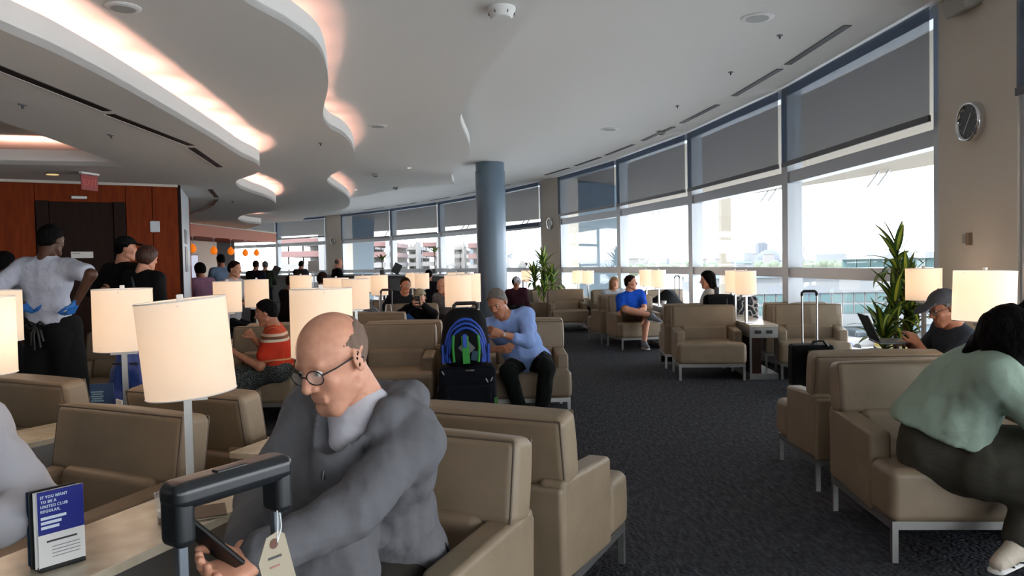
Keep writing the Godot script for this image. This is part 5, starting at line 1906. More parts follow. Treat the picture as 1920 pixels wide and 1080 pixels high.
func build_details() -> void:
	var names := ["in the window beside the large wall clock", "second from the large wall clock", "third from the large wall clock", "beside the far pier with the second clock"]
	for k in 4: roller_shade(BAYS[1][k], BAYS[1][k + 1], 2.635, "grey roller shade " + names[k])
	names = ["lowered below the rail right of the round column", "just left of the round column", "over the red topped garage view", "beside the pier with the smallest clock"]
	for k in 4: roller_shade(BAYS[2][k], BAYS[2][k + 1], [2.40, 2.56, 2.56, 2.56][k], "grey roller shade " + names[k])
	names = ["left of the pier with the smallest clock", "above the amber pendants"]
	for k in 2: roller_shade(BAYS[3][k], BAYS[3][k + 1], [2.75, 2.9][k], "grey roller shade " + names[k])
	for k in 4: roller_shade(BAYS[0][k], BAYS[0][k + 1], 2.60, "grey roller shade beyond the large wall clock pier, window %s from it" % ["four", "three", "two", "one"][k])
	for k in 4: roller_shade(BAYS[4][k], BAYS[4][k + 1], 2.60, "grey roller shade near the back wall, window %s from it" % ["one", "two", "three", "four"][k])
	clocks()
	ceiling_fittings()
	dracaena(at(1682, 600, 6.55), [[0.0, 0.0, 1.36, 16, 0.36], [-0.14, 0.05, 0.66, 26, 0.40], [0.09, 0.05, 0.78, 22, 0.38], [0.07, 0.02, 1.08, 20, 0.36], [-0.06, 0.08, 0.95, 18, 0.36]], "tall dracaena with striped leaves in front of the widest window", 5)
	dracaena(at(1020, 560, 18.3), [[0.0, 0.0, 1.30, 22, 0.5], [-0.22, 0.0, 0.98, 24, 0.5], [0.2, 0.0, 0.95, 24, 0.5], [0.0, 0.15, 0.75, 20, 0.5]], "bushy dracaena beside the far pier", 6)
	counter()
	bar()
	near_things()
	luggage()

func clocks() -> void:
	for c in [[0.66, 1828, 228, 0.158, "large round wall clock with chrome rim on the near pier"], [-22.85, 1034, 419, 0.15, "round wall clock on the pier beside the far plant"], [-47.5, 626, 452, 0.15, "smallest wall clock on the pier near the bar"]]:
		var bs := face_in(c[0])
		var p := plane_hit(c[1], c[2], arc(c[0], AR - 0.06), bs.z)
		var o := thing("wall_clock", c[4], "clock", p)
		o.basis = bs
		var r: float = c[3]
		var tilt := Basis(Vector3.RIGHT, PI / 2)
		var b := MB.new()
		b.lathe([Vector2(r * 0.9, -0.002), Vector2(r, 0.0), Vector2(r * 1.02, 0.05), Vector2(r * 0.98, 0.075), Vector2(r * 0.86, 0.065), Vector2(r * 0.84, 0.045)], 40)
		part("rim", b.mesh(), M.chrome, o, Vector3.ZERO, tilt)
		part("dial", cyl_mesh(r * 0.86, 0.01, 36), plain(Color(0.10, 0.11, 0.12), 0.3), o, Vector3(0, 0, 0.05), tilt)
		for k in 12:
			var a := TAU * k / 12
			part("hour_mark", box_mesh(Vector3(0.008, 0.022, 0.003)), plain(Color(0.5, 0.52, 0.53)), o, Vector3(sin(a), cos(a), 0) * r * 0.72 + Vector3(0, 0, 0.056), Basis(Vector3.BACK, -a))
		for h in [[0.6, -0.72, 0.42], [0.62 + PI, 0.72, 0.6]]:
			part("hand", box_mesh(Vector3(0.011, r * h[2] * 1.2, 0.003)), plain(Color(0.75, 0.77, 0.76)), o, Vector3(sin(h[0]), cos(h[0]), 0) * r * h[2] * 0.55 + Vector3(0, 0, 0.058), Basis(Vector3.BACK, -h[0]))
	var bs2 := face_in(0.66)
	var p2 := plane_hit(1818, 448, arc(0.66, AR - 0.06), bs2.z)
	var o2 := thing("thermostat", "small grey thermostat with brown box on the near pier", "thermostat", p2)
	o2.basis = bs2
	part("cover", box_mesh(Vector3(0.05, 0.07, 0.03), 0.006), plain(Color(0.55, 0.54, 0.5), 0.5), o2, Vector3(-0.035, 0, 0.015))
	part("sensor", box_mesh(Vector3(0.05, 0.1, 0.035), 0.006), plain(Color(0.5, 0.43, 0.36), 0.6), o2, Vector3(0.022, 0, 0.017))
	var p3 := plane_hit(1822, 8, arc(0.66, AR - 0.06), bs2.z)
	var o3 := thing("wall_speaker", "white angular speaker box at the top of the near pier", "speaker", p3)
	o3.basis = bs2
	part("cabinet", box_mesh(Vector3(0.30, 0.16, 0.16), 0.02), plain(Color(0.62, 0.61, 0.58), 0.6), o3, Vector3(0, 0.02, 0.08), Basis(Vector3.RIGHT, 0.3))
	part("bracket", box_mesh(Vector3(0.05, 0.05, 0.1)), M.steel, o3, Vector3(-0.12, 0.04, 0.02))

func ceiling_fittings() -> void:
	var o := thing("smoke_detector", "large white smoke detector on the middle ceiling layer", "smoke detector", fl(940, 15, H_B))
	var b := MB.new()
	b.lathe([Vector2(0.07, -0.075), Vector2(0.085, -0.065), Vector2(0.095, -0.03), Vector2(0.105, -0.02), Vector2(0.105, 0.0)], 28)
	part("housing", b.mesh(), M.white, o)
	for k in 6: part("vent", box_mesh(Vector3(0.004, 0.02, 0.012)), M.dark_steel, o, Vector3(cos(k * TAU / 6) * 0.091, -0.045, sin(k * TAU / 6) * 0.091), Basis(Vector3.UP, -k * TAU / 6 + PI / 2))
	for s in [[1420, 33, CEIL, 0.15, "white round ceiling speaker closest to the large wall clock"], [708, 236, H_B, 0.13, "flush ceiling speaker on the middle layer between the waves"], [1143, 242, CEIL, 0.15, "ceiling speaker above the far wide windows"], [231, 13, H_C, 0.10, "round ceiling fitting above the lit edge"]]:
		o = thing("ceiling_speaker", s[4], "ceiling speaker", fl(s[0], s[1], s[2]))
		b = MB.new()
		b.lathe([Vector2(s[3] * 0.8, -0.012), Vector2(s[3], -0.006), Vector2(s[3], 0.0)], 32)
		part("ring", b.mesh(), M.white, o)
		part("grille", cyl_mesh(s[3] * 0.68, 0.004, 28), plain(Color(0.62, 0.62, 0.61)), o, Vector3(0, -0.014, 0))
	for s in [[704, 326, H_B, "sensor box on the middle ceiling layer closer to the lit edge"], [742, 351, H_B, "sensor box on the middle ceiling layer closer to the round column"], [1240, 246, CEIL, "grey sensor box beside the long air slots"], [523, 414, CEIL, "dark sensor near the copper bar soffit"]]:
		o = thing("ceiling_sensor", s[3], "sensor", fl(s[0], s[1], s[2]))
		part("box", box_mesh(Vector3(0.13, 0.05, 0.13), 0.02), plain(Color(0.6, 0.6, 0.58)), o, Vector3(0, -0.025, 0))
		part("eye_disc", cyl_mesh(0.035, 0.02, 14), M.dark_steel, o, Vector3(0, -0.055, 0))
	for s in [[767, 314, H_B, "tiny white spot light by the middle ceiling wave"], [667, 355, H_B, "tiny white spot light over the far lamps"]]:
		o = thing("spot_light", s[3], "spot light", fl(s[0], s[1], s[2]))
		part("trim_ring", cyl_mesh(0.055, 0.012, 18), M.white, o, Vector3(0, -0.006, 0))
		part("lens", cyl_mesh(0.035, 0.006, 14), glow(Color(1, 0.97, 0.9), 1.2), o, Vector3(0, -0.014, 0))
	for s in [[601, 268, H_C, "small dark ceiling sprinkler between the two lit edges"], [42, 195, H_D, "sprinkler in the low ceiling left of the air slot"], [208, 252, H_D, "sprinkler in the low ceiling under the air slot"], [1462, 66, CEIL, "sprinkler beside the white ceiling speaker"], [1370, 135, CEIL, "sprinkler in the bright ceiling by the slots"], [1270, 198, CEIL, "sprinkler near the grey sensor box"], [436, 377, H_D, "sprinkler near the far end of the low ceiling"]]:
		o = thing("sprinkler", s[3], "sprinkler", fl(s[0], s[1], s[2]))
		part("rosette", cyl_mesh(0.03, 0.008, 14), plain(Color(0.5, 0.5, 0.5)), o, Vector3(0, -0.004, 0))
		part("head", cyl_mesh(0.009, 0.03, 8), M.dark_steel, o, Vector3(0, -0.02, 0))
	# lit downlight and exit sign over the wood wall
	var p := fl(98, 325, H_D)
	o = thing("downlight", "round glowing downlight in front of the wood wall", "ceiling light", p)
	part("trim_ring", cyl_mesh(0.085, 0.014, 24), plain(Color(0.45, 0.40, 0.33)), o, Vector3(0, -0.007, 0))
	part("light_disc", cyl_mesh(0.07, 0.006, 24), glow(Color(1.0, 0.85, 0.6), 1.1), o, Vector3(0, -0.016, 0))
	var l := SpotLight3D.new()
	l.name = "downlight_light"
	o.add_child(l)
	l.position = Vector3(0, -0.03, 0)
	l.rotation_degrees.x = -90
	l.light_color = Color(1.0, 0.8, 0.55)
	l.light_energy = 0.5
	l.spot_angle = 50
	l.spot_range = 20
	l.light_size = 0.07
	l.shadow_enabled = true
	p = fl(167, 324, H_D)
	o = thing("exit_sign", "red and clear exit sign hanging from the low ceiling", "exit sign", p, 78.0)
	part("mount", box_mesh(Vector3(0.30, 0.025, 0.05), 0.005), M.white, o, Vector3(0, -0.012, 0))
	part("panel", box_mesh(Vector3(0.28, 0.19, 0.008)), plain(Color(0.55, 0.13, 0.11), 0.4), o, Vector3(0, -0.125, 0))
	part("lettering", text_mesh("EXIT", 0.11), plain(Color(0.72, 0.3, 0.26)), o, Vector3(0, -0.125, 0.006))

# leaf: arched strip with a fold along its middle
func leaf_mesh(len_: float, w: float, arch: float, m: int) -> ArrayMesh:
	var b := MB.new()
	var n := 8
	var rows := []
	for k in n + 1:
		var t := float(k) / n
		var a := arch * t
		var p := Vector3(0, sin(a) / maxf(arch, 0.01) * len_ * 0.98, (1.0 - cos(a)) / maxf(arch, 0.01) * len_)
		var ww := w * sin(PI * pow(t * 0.94 + 0.06, 0.75)) * 0.5 + 0.002
		rows.append([p + Vector3(-ww, 0, 0), p + Vector3(-ww * 0.35, 0, 0.0) - Vector3(0, 0, -ww * 0.2), p + Vector3(ww * 0.35, 0, ww * 0.2), p + Vector3(ww, 0, 0)])
	for k in n:
		for j in 3:
			b.quad(rows[k][j], rows[k][j + 1], rows[k + 1][j + 1], rows[k + 1][j], Vector3(0, 0.3, -1))
			for q in 6: b.c.append(Color(0.30, 0.38, 0.05) if j == 1 else Color(0.035, 0.085, 0.02))
	return b.mesh()

func dracaena(p: Vector3, heads: Array, label: String, seed_: int) -> void:
	if not M.has("leaf"):
		M.leaf = mat(Color.WHITE, 0.4)
		M.leaf.vertex_color_use_as_albedo = true
		M.leaf.backlight_enabled = true
		M.leaf.backlight = Color(0.5, 0.5, 0.3)
		M.cane = mat(Color(0.30, 0.24, 0.17), 0.8)
		shared.leaves = [leaf_mesh(0.42, 0.085, 0.7, 0), leaf_mesh(0.46, 0.08, 1.5, 0), leaf_mesh(0.40, 0.075, 2.3, 0), leaf_mesh(0.36, 0.08, 0.35, 0)]
	var rng := RandomNumberGenerator.new()
	rng.seed = seed_
	var o := thing("potted_dracaena", label, "plant", Vector3(p.x, 0, p.z))
	var b := MB.new()
	b.lathe([Vector2(0.15, 0), Vector2(0.19, 0.34), Vector2(0.2, 0.36), Vector2(0.175, 0.36), Vector2(0.17, 0.33)], 28)
	var pot := part("pot", b.mesh(), plain(Color(0.24, 0.23, 0.22), 0.5), o)
	part("soil", cyl_mesh(0.172, 0.02, 24), plain(Color(0.1, 0.08, 0.06), 0.95), pot, Vector3(0, 0.33, 0))
	for h in heads:
		var top := Vector3(h[0], h[2], h[1])
		b = MB.new()
		b.tube([Vector3(h[0] * 0.4, 0.32, h[1] * 0.5), Vector3(h[0] * 0.7, h[2] * 0.6, h[1] * 0.8), top, top + Vector3(0, 0.2, 0)], 0.014, 8)
		part("stem", b.mesh(), M.cane, o)
		var n: int = h[3]
		for k in n:
			var t := float(k) / n
			var a := k * 2.4 + rng.randf_range(-0.3, 0.3)
			var v := 0 if t > 0.6 else (1 if t > 0.28 else 2)
			if t > 0.85: v = 3
			var tilt := lerpf(1.0, 0.12, t) + rng.randf_range(-0.12, 0.12)
			var bs := Basis(Vector3.UP, a) * Basis(Vector3.RIGHT, tilt)
			var sc := rng.randf_range(0.8, 1.1) * float(h[4]) / 0.42
			part("leaf", shared.leaves[v], M.leaf, o, top + Vector3(0, -0.12 + t * 0.3, 0), bs.scaled(Vector3.ONE * sc))

func counter() -> void:
	# long counter before the far windows
	var o := thing("window_counter", "long dark counter along the far windows", "counter")
	for k in 8:
		var a0 := lerpf(-24.0, -46.0, k / 8.0)
		var a1 := lerpf(-24.0, -46.0, (k + 1) / 8.0)
		var b := MB.new()
		rail(b, a0, a1, 1.13, 0.03, AR - 1.7, AR - 1.1)
		part("worktop", b.mesh(), plain(Color(0.16, 0.15, 0.15), 0.4), o)
		b = MB.new()
		rail(b, a0 - 0.06, a1 + 0.06, 0.78, 0.32, AR - 1.35, AR - 1.28)
		part("front_panel", b.mesh(), plain(Color(0.10, 0.09, 0.09), 0.6), o)
	for k in 9:
		var p := arc(lerpf(-24.2, -45.8, k / 8.0), AR - 1.4)
		part("leg", box_mesh(Vector3(0.08, 1.1, 0.08)), M.dark_steel, o, p + Vector3(0, 0.55, 0))
	o = thing("bar_counter", "dark counter where the standing pair leans by the bar", "counter")
	for k in 5:
		var a0 := lerpf(-49.0, -62.0, k / 5.0)
		var a1 := lerpf(-49.0, -62.0, (k + 1) / 5.0)
		var b := MB.new()
		rail(b, a0, a1, 1.13, 0.03, AR - 1.7, AR - 1.1)
		part("worktop", b.mesh(), plain(Color(0.16, 0.15, 0.15), 0.4), o)
		b = MB.new()
		rail(b, a0 - 0.05, a1 + 0.05, 0.55, 0.55, AR - 1.5, AR - 1.4)
		part("front_panel", b.mesh(), plain(Color(0.12, 0.11, 0.11), 0.6), o)
	# tablets on stands
	for t in [[744, 506, "tablet on a stand at the counter left of the potted cutting"], [980, 503, "tablet on a stand right of the round column"], [517, 508, "tablet on a stand beside the green jacket person"]]:
		var q := at(t[0], t[1], 24.5 if t[0] > 600 else 27.0)
		var o2 := thing("tablet_stand", t[2], "tablet", Vector3(q.x, 1.16, q.z), 20)
		part("tablet", box_mesh(Vector3(0.26, 0.34, 0.02), 0.008), M.black, o2, Vector3(0, 0.2, 0), Basis(Vector3.BACK, -0.5))
		part("stand", box_mesh(Vector3(0.16, 0.02, 0.16)), M.dark_steel, o2, Vector3(0, 0.01, 0))
		if t[0] == 980: part("pole", cyl_mesh(0.03, 1.16, 10), M.dark_steel, o2, Vector3(0, -0.58, 0))
	for t in [[717, 506, 0.4, "leafy cutting in a pot at the far counter"], [815, 505, 0.62, "taller leafy cutting in a pot at the far counter"]]:
		var q := at(t[0], t[1], 26.0)
		var o3 := thing("potted_cutting", t[3], "plant", Vector3(q.x, 1.16, q.z))
		part("pot", cyl_mesh(0.09, 0.16, 16), plain(Color(0.3, 0.3, 0.3)), o3, Vector3(0, 0.08, 0))
		part("stem", cyl_mesh(0.015, t[2], 6), M.cane, o3, Vector3(0, 0.16 + t[2] / 2, 0))
		for k in 7: part("leaf", shared.leaves[k % 3], M.leaf, o3, Vector3(0, 0.1 + t[2], 0), (Basis(Vector3.UP, k * 0.9) * Basis(Vector3.RIGHT, 0.7)).scaled(Vector3.ONE * 1.0))

func bar() -> void:
	# copper soffit above the bar
	var A := at(338, 430, 19.6)
	var B := at(516, 447, 26.9)
	var o := struct("trim_bar_soffit")
	var d := (B - A) * Vector3(1, 0, 1)
	var bs := Basis(d.normalized(), Vector3.UP, d.normalized().cross(Vector3.UP))
	var mid := (A + B) / 2
	part("fascia", box_mesh(Vector3(d.length(), 0.34, 0.08)), M.copper, o, Vector3(mid.x, H_D - 0.17, mid.z), bs)
	var back := d.normalized().cross(Vector3.UP)
	if back.x > 0: back = -back
	part("soffit_board", box_mesh(Vector3(d.length(), 0.05, 1.6)), M.wood, o, Vector3(mid.x, H_D - 0.3, mid.z) + back * 0.8, bs)
	part("top_trim", box_mesh(Vector3(d.length(), 0.04, 0.12)), M.pier, o, Vector3(mid.x, H_D - 0.01, mid.z), bs)
	# pendants on their rail
	var z := 20.5
	for k in 5:
		var q: Array = [[361, 466, 20.4], [401, 470, 21.8], [433, 471, 23.2], [460, 474, 24.6], [481, 474, 26.0]][k]
		var p := at(q[0], q[1], q[2])
		var t := thing("pendant_lamp", "amber glass pendant " + ["beside the metal wall end", "between the wall end pendant and the dark column", "at the edge of the bright window", "smaller, hanging before the bright window", "smallest, hanging before the bright window"][k], "pendant lamp", p, 0, "amber glass pendants over the bar")
		var b := MB.new()
		b.lathe([Vector2(0.02, -0.115), Vector2(0.07, -0.09), Vector2(0.1, -0.02), Vector2(0.085, 0.05), Vector2(0.045, 0.1), Vector2(0.02, 0.13)], 18)
		part("glass", b.mesh(), M.amber, t)
		part("cord", cyl_mesh(0.008, H_D - 0.3 - p.y - 0.13, 6), M.alu, t, Vector3(0, 0.13 + (H_D - 0.3 - p.y - 0.13) / 2, 0))
		part("canopy", cyl_mesh(0.05, 0.05, 12), M.white, t, Vector3(0, H_D - 0.33 - p.y, 0))
		var l := OmniLight3D.new()
		l.name = "pendant_light"
		t.add_child(l)
		l.light_color = Color(1.0, 0.6, 0.2)
		l.light_energy = 0.12
		l.light_size = 0.04
		l.omni_range = 15
		l.shadow_enabled = true
	# drinks machine with bright screen
	var k0 := at(361, 560, 22.6)
	var m := thing("display_cabinet", "red display cabinet with bright white screen in the bar", "cabinet", Vector3(k0.x, 0, k0.z), 25)
	part("body", box_mesh(Vector3(0.46, 1.9, 0.4), 0.03), plain(Color(0.30, 0.03, 0.03), 0.4), m, Vector3(-0.1, 0.95, 0))
	part("screen", box_mesh(Vector3(0.34, 1.05, 0.02), 0.008), glow(Color(0.86, 0.9, 1.0), 0.9), m, Vector3(0.0, 1.35, 0.21))
	part("screen_frame", box_mesh(Vector3(0.40, 1.12, 0.015), 0.005), M.white, m, Vector3(0.0, 1.35, 0.2))
	# white poster at the far window
	var q2 := at(588, 499, 30.0)
	m = thing("window_poster", "pale blank board standing at the far window", "board", Vector3(q2.x, q2.y, q2.z), 20)
	part("board", box_mesh(Vector3(0.42, 0.42, 0.02), 0.004), plain(Color(0.6, 0.57, 0.54)), m)
	part("board_leg", box_mesh(Vector3(0.04, q2.y - 0.2, 0.04)), M.steel, m, Vector3(0, -(q2.y - 0.2) / 2 - 0.2, 0))

func text_block(o: Node3D, lines: Array, size: float, step: float, at_: Vector3, bs: Basis, m: Material) -> void:
	for k in lines.size():
		var t := text_mesh(lines[k], size, 0.0006)
		t.horizontal_alignment = HORIZONTAL_ALIGNMENT_LEFT
		part("lettering", t, m, o, at_ + bs * Vector3(0, -k * step, 0), bs)

func near_things() -> void:
	# brochures on the stone table
	var p := fl(118, 1062, 0.66)
	var o := thing("brochure_stand", "blue and white brochures standing on the stone table", "brochures", p, 52.0)
	var W := 0.115
	var Hh := 0.205
	part("holder", box_mesh(Vector3(W, 0.012, 0.07), 0.003), M.black, o, Vector3(0, 0.006, -0.03))
	part("leaflet", box_mesh(Vector3(W, Hh, 0.004)), M.white, o, Vector3(0, Hh / 2 + 0.008, 0.0))
	part("leaflet", box_mesh(Vector3(W, Hh * 0.99, 0.004)), M.white, o, Vector3(-0.004, Hh / 2 + 0.007, -0.012))
	part("leaflet", box_mesh(Vector3(W, Hh * 1.0, 0.006)), plain(Color(0.05, 0.06, 0.08), 0.4), o, Vector3(-0.008, Hh / 2 + 0.008, -0.03))
	part("leaflet", box_mesh(Vector3(W * 0.9, Hh * 0.96, 0.006)), plain(Color(0.06, 0.16, 0.26), 0.4), o, Vector3(-0.012, Hh / 2 + 0.006, -0.052))
	var blue := part("blue_field", box_mesh(Vector3(W - 0.001, Hh * 0.56, 0.001)), plain(Color(0.02, 0.10, 0.48), 0.45), o, Vector3(0, Hh * 0.72 + 0.008, 0.0025))
	var white := plain(Color(0.8, 0.85, 0.9), 0.6)
	for k in 4:
		var tm := text_mesh(["IF YOU WANT", "TO BE A", "UNITED CLUB", "REGULAR,"][k], 0.0105, 0.0006)
		var wd: float = [0.066, 0.040, 0.066, 0.048][k]
		part("lettering", tm, white, blue, Vector3(-0.05 + wd / 2, 0.042 - k * 0.0125, 0.001))
	for k in 3:
		part("print_line", box_mesh(Vector3([0.062, 0.05, 0.044][k], 0.0075, 0.0006)), white, blue, Vector3(-0.05 + [0.031, 0.025, 0.022][k], -0.014 - k * 0.0125, 0.001))
	part("print_line", box_mesh(Vector3(0.075, 0.005, 0.0006)), plain(Color(0.2, 0.2, 0.22)), o, Vector3(0.0, 0.078, 0.0025))
	for k in 4: part("print_line", box_mesh(Vector3(0.07, 0.002, 0.0006)), plain(Color(0.5, 0.5, 0.52)), o, Vector3(0.01, 0.062 - k * 0.009, 0.0025))
	# second card holder on the table behind
	p = at(191, 742, 3.72)
	o = thing("card_holder", "clear holder with blue printed card between the chair backs", "card holder", Vector3(p.x, 0.66, p.z), 8.0)
	part("card", box_mesh(Vector3(0.11, p.y - 0.66 + 0.06, 0.004)), plain(Color(0.05, 0.17, 0.30), 0.4), o, Vector3(0, (p.y - 0.6) / 2, 0))
	part("side_card", box_mesh(Vector3(0.08, 0.12, 0.004)), M.white, o, Vector3(0.09, 0.10, 0.03), Basis(Vector3.UP, -0.9))
	for k in 5: part("print_line", box_mesh(Vector3(0.058 - (k % 2) * 0.01, 0.006, 0.001)), plain(Color(0.42, 0.52, 0.56)), o, Vector3(-0.02, p.y - 0.66 + 0.02 - k * 0.011, 0.0035))
	# menu and glass
	p = fl(362, 968, 0.66)
	o = thing("menu_folder", "thin brown menu folder lying on the stone table", "menu", p, 24.0)
	part("cover", box_mesh(Vector3(0.20, 0.005, 0.13), 0.002), plain(Color(0.30, 0.24, 0.17), 0.5), o, Vector3(0, 0.010, 0))
	part("pages", box_mesh(Vector3(0.19, 0.004, 0.125)), plain(Color(0.62, 0.57, 0.48), 0.6), o, Vector3(0, 0.005, 0))
	p = fl(312, 975, 0.66)
	o = thing("water_glass", "clear plastic tumbler beside the brown menu", "glass", p)
	var b := MB.new()
	b.lathe([Vector2(0.026, 0.0), Vector2(0.033, 0.085), Vector2(0.0345, 0.088)], 20, Vector3.ZERO, false)
	part("tumbler", b.mesh(), M.clear, o)
	part("water", cyl_mesh(0.026, 0.03, 18), M.clear, o, Vector3(0, 0.018, 0))
	# telescopic handle in front of the man, with its suitcase
	var L := at(345, 975, 1.20)
	var R := at(520, 920, 1.36)
	var topL := at(335, 915, 1.20)
	var topR := at(515, 865, 1.36)
	var mid := (topL + topR) / 2
	var ax := (topR - topL) * Vector3(1, 0, 1)
	var wd := ax.length()
	var bs := Basis(ax.normalized(), Vector3.UP, ax.normalized().cross(Vector3.UP))
	o = thing("cabin_trolley", "dark grey telescopic suitcase handle with white luggage tag in front of the hoodie man", "suitcase", Vector3(mid.x, 0, mid.z))
	o.basis = bs
	var ht := mid.y
	var slope := (topR.y - topL.y) / wd * 0.35
	b = MB.new()
	b.rbox(Vector3(0, ht - 0.010, 0), Vector3(wd + 0.045, 0.046, 0.062), 0.018)
	for s in [-1.0, 1.0]:
		b.rbox(Vector3(s * (wd / 2 + 0.003), ht - 0.042, 0), Vector3(0.036, 0.10, 0.056), 0.014)
	part("grip", b.mesh(), plain(Color(0.115, 0.125, 0.135), 0.28), o)
	part("button", box_mesh(Vector3(0.06, 0.006, 0.018), 0.002), plain(Color(0.09, 0.1, 0.11), 0.35), o, Vector3(-0.005, ht + 0.0125, 0.008))
	for s in [-1.0, 1.0]:
		part("tube", box_mesh(Vector3(0.018, 0.52, 0.014), 0.003), plain(Color(0.42, 0.45, 0.48), 0.35, 0.7), o, Vector3(s * (wd / 2 - 0.001), ht - 0.06 - 0.26, 0))
		part("wheel", cyl_mesh(0.03, 0.03, 16), M.black, o, Vector3(s * 0.14, 0.03, 0.08), Basis(Vector3.BACK, PI / 2))
		part("wheel", cyl_mesh(0.03, 0.03, 16), M.black, o, Vector3(s * 0.14, 0.03, -0.08), Basis(Vector3.BACK, PI / 2))
	b = MB.new()
	b.rbox(Vector3(0, 0.325, 0), Vector3(0.36, 0.53, 0.22), 0.04)
	part("case_body", b.mesh(), plain(Color(0.07, 0.075, 0.085), 0.5), o)
	var tg := part("luggage_tag", tag_mesh(), plain(Color(0.62, 0.58, 0.50), 0.7), o, Vector3(wd / 2 - 0.03, ht - 0.165, 0.03), Basis(Vector3.BACK, 0.22))
	part("tag_eyelet", cyl_mesh(0.009, 0.003, 14), plain(Color(0.36, 0.22, 0.17)), tg, Vector3(0.004, 0.03, 0.0005), Basis(Vector3.RIGHT, PI / 2))
	part("print_line", box_mesh(Vector3(0.028, 0.004, 0.001)), plain(Color(0.25, 0.24, 0.25)), tg, Vector3(0, 0.006, 0.002), Basis(Vector3.BACK, -0.25))
	part("print_line", box_mesh(Vector3(0.02, 0.003, 0.001)), plain(Color(0.6, 0.42, 0.38)), tg, Vector3(-0.004, -0.010, 0.002), Basis(Vector3.BACK, -0.25))
	b = MB.new()
	b.tube([Vector3(wd / 2 - 0.026, ht - 0.135, 0.032), Vector3(wd / 2 - 0.022, ht - 0.10, 0.03), Vector3(wd / 2 - 0.008, ht - 0.078, 0.012)], 0.0014, 5)
	b.tube([Vector3(wd / 2 - 0.026, ht - 0.135, 0.032), Vector3(wd / 2 - 0.014, ht - 0.11, 0.03), Vector3(wd / 2 - 0.004, ht - 0.08, 0.012)], 0.0014, 5)
	part("string", b.mesh(), M.white, tg, -tg.position * 0.0)
	var st: MeshInstance3D = tg.get_node("string")
	st.transform = tg.transform.affine_inverse()
	# phone in the man's hand
	var ph := at(396, 1020, 1.565)
	o = thing("phone", "black phone held by the man in the grey hoodie", "phone", ph)
	var py := (at(360, 986, 1.56) - at(440, 1052, 1.58)).normalized()
	var pz := at(640, 690, 1.95) - ph
	pz = (pz - py * pz.dot(py)).normalized()
	o.basis = Basis(py.cross(pz), py, pz)
	part("case", box_mesh(Vector3(0.075, 0.15, 0.009), 0.004), M.black, o)
	part("glass_front", box_mesh(Vector3(0.069, 0.143, 0.001)), plain(Color(0.02, 0.02, 0.025), 0.1), o, Vector3(0, 0, 0.0052))
	# laptop
	p = at(1668, 640, 5.66)
	o = thing("laptop", "open dark laptop on the lap of the grey cap man", "laptop", p, 78.0)
	part("keyboard_base", box_mesh(Vector3(0.32, 0.016, 0.22), 0.005), plain(Color(0.32, 0.33, 0.35), 0.4, 0.5), o)
	part("lid", box_mesh(Vector3(0.32, 0.22, 0.009), 0.004), plain(Color(0.05, 0.05, 0.055), 0.4), o, Vector3(0, 0.105, -0.145), Basis(Vector3.RIGHT, -0.42))
	part("screen", box_mesh(Vector3(0.30, 0.19, 0.002)), plain(Color(0.12, 0.13, 0.15), 0.2), o, Vector3(0, 0.107, -0.139), Basis(Vector3.RIGHT, -0.42))
	# phone of the tan cap man
	o = thing("phone", "dark phone held up by the man in the tan cap", "phone", at(783, 566, 10.38))
	part("case", box_mesh(Vector3(0.075, 0.16, 0.01), 0.004), M.black, o, Vector3.ZERO, Basis(Vector3.BACK, 0.1))
	part("camera_bump", box_mesh(Vector3(0.03, 0.03, 0.004), 0.002), plain(Color(0.1, 0.1, 0.11), 0.2), o, Vector3(-0.016, 0.055, 0.007))
	# paper cup on the table beside the blue polo man
	p = at(1245, 592, 12.45)
	o = thing("paper_cup", "small white cup on the table beside the blue polo man", "cup", Vector3(p.x, 0.66, p.z))
	b = MB.new()
	b.lathe([Vector2(0.03, 0), Vector2(0.042, 0.11), Vector2(0.044, 0.112)], 16)
	part("cup", b.mesh(), M.white, o)
	part("lid", cyl_mesh(0.045, 0.012, 16), plain(Color(0.7, 0.7, 0.68)), o, Vector3(0, 0.118, 0))
	# watches
	o = thing("wrist_watch", "dark wrist watch on the light blue shirt man's raised arm", "watch", at(944, 625, 6.52))
	b = MB.new()
	b.lathe([Vector2(0.034, -0.008), Vector2(0.038, -0.006), Vector2(0.038, 0.006), Vector2(0.034, 0.008)], 18)
	part("strap", b.mesh(), M.black, o, Vector3.ZERO, Basis(Vector3.BACK, 0.8))
	part("dial", cyl_mesh(0.018, 0.01, 14), M.steel, o, Vector3(0.005, -0.005, 0.036), Basis(Vector3.RIGHT, PI / 2))

func tag_mesh() -> ArrayMesh:
	var b := MB.new()
	var pts := [Vector2(-0.032, -0.05), Vector2(0.034, -0.056), Vector2(0.03, 0.035), Vector2(0.018, 0.047), Vector2(-0.008, 0.047), Vector2(-0.034, 0.012)]
	for k in pts.size():
		var a: Vector2 = pts[k]
		var c: Vector2 = pts[(k + 1) % pts.size()]
		for z in [-0.0008, 0.0008]:
			b.flat(Vector3(0, 0, z), Vector3(a.x, a.y, z), Vector3(c.x, c.y, z), Vector3(0, 0, z))
		b.quad(Vector3(a.x, a.y, -0.0008), Vector3(c.x, c.y, -0.0008), Vector3(c.x, c.y, 0.0008), Vector3(a.x, a.y, 0.0008), Vector3(a.x + c.x, a.y + c.y, 0))
	return b.mesh()

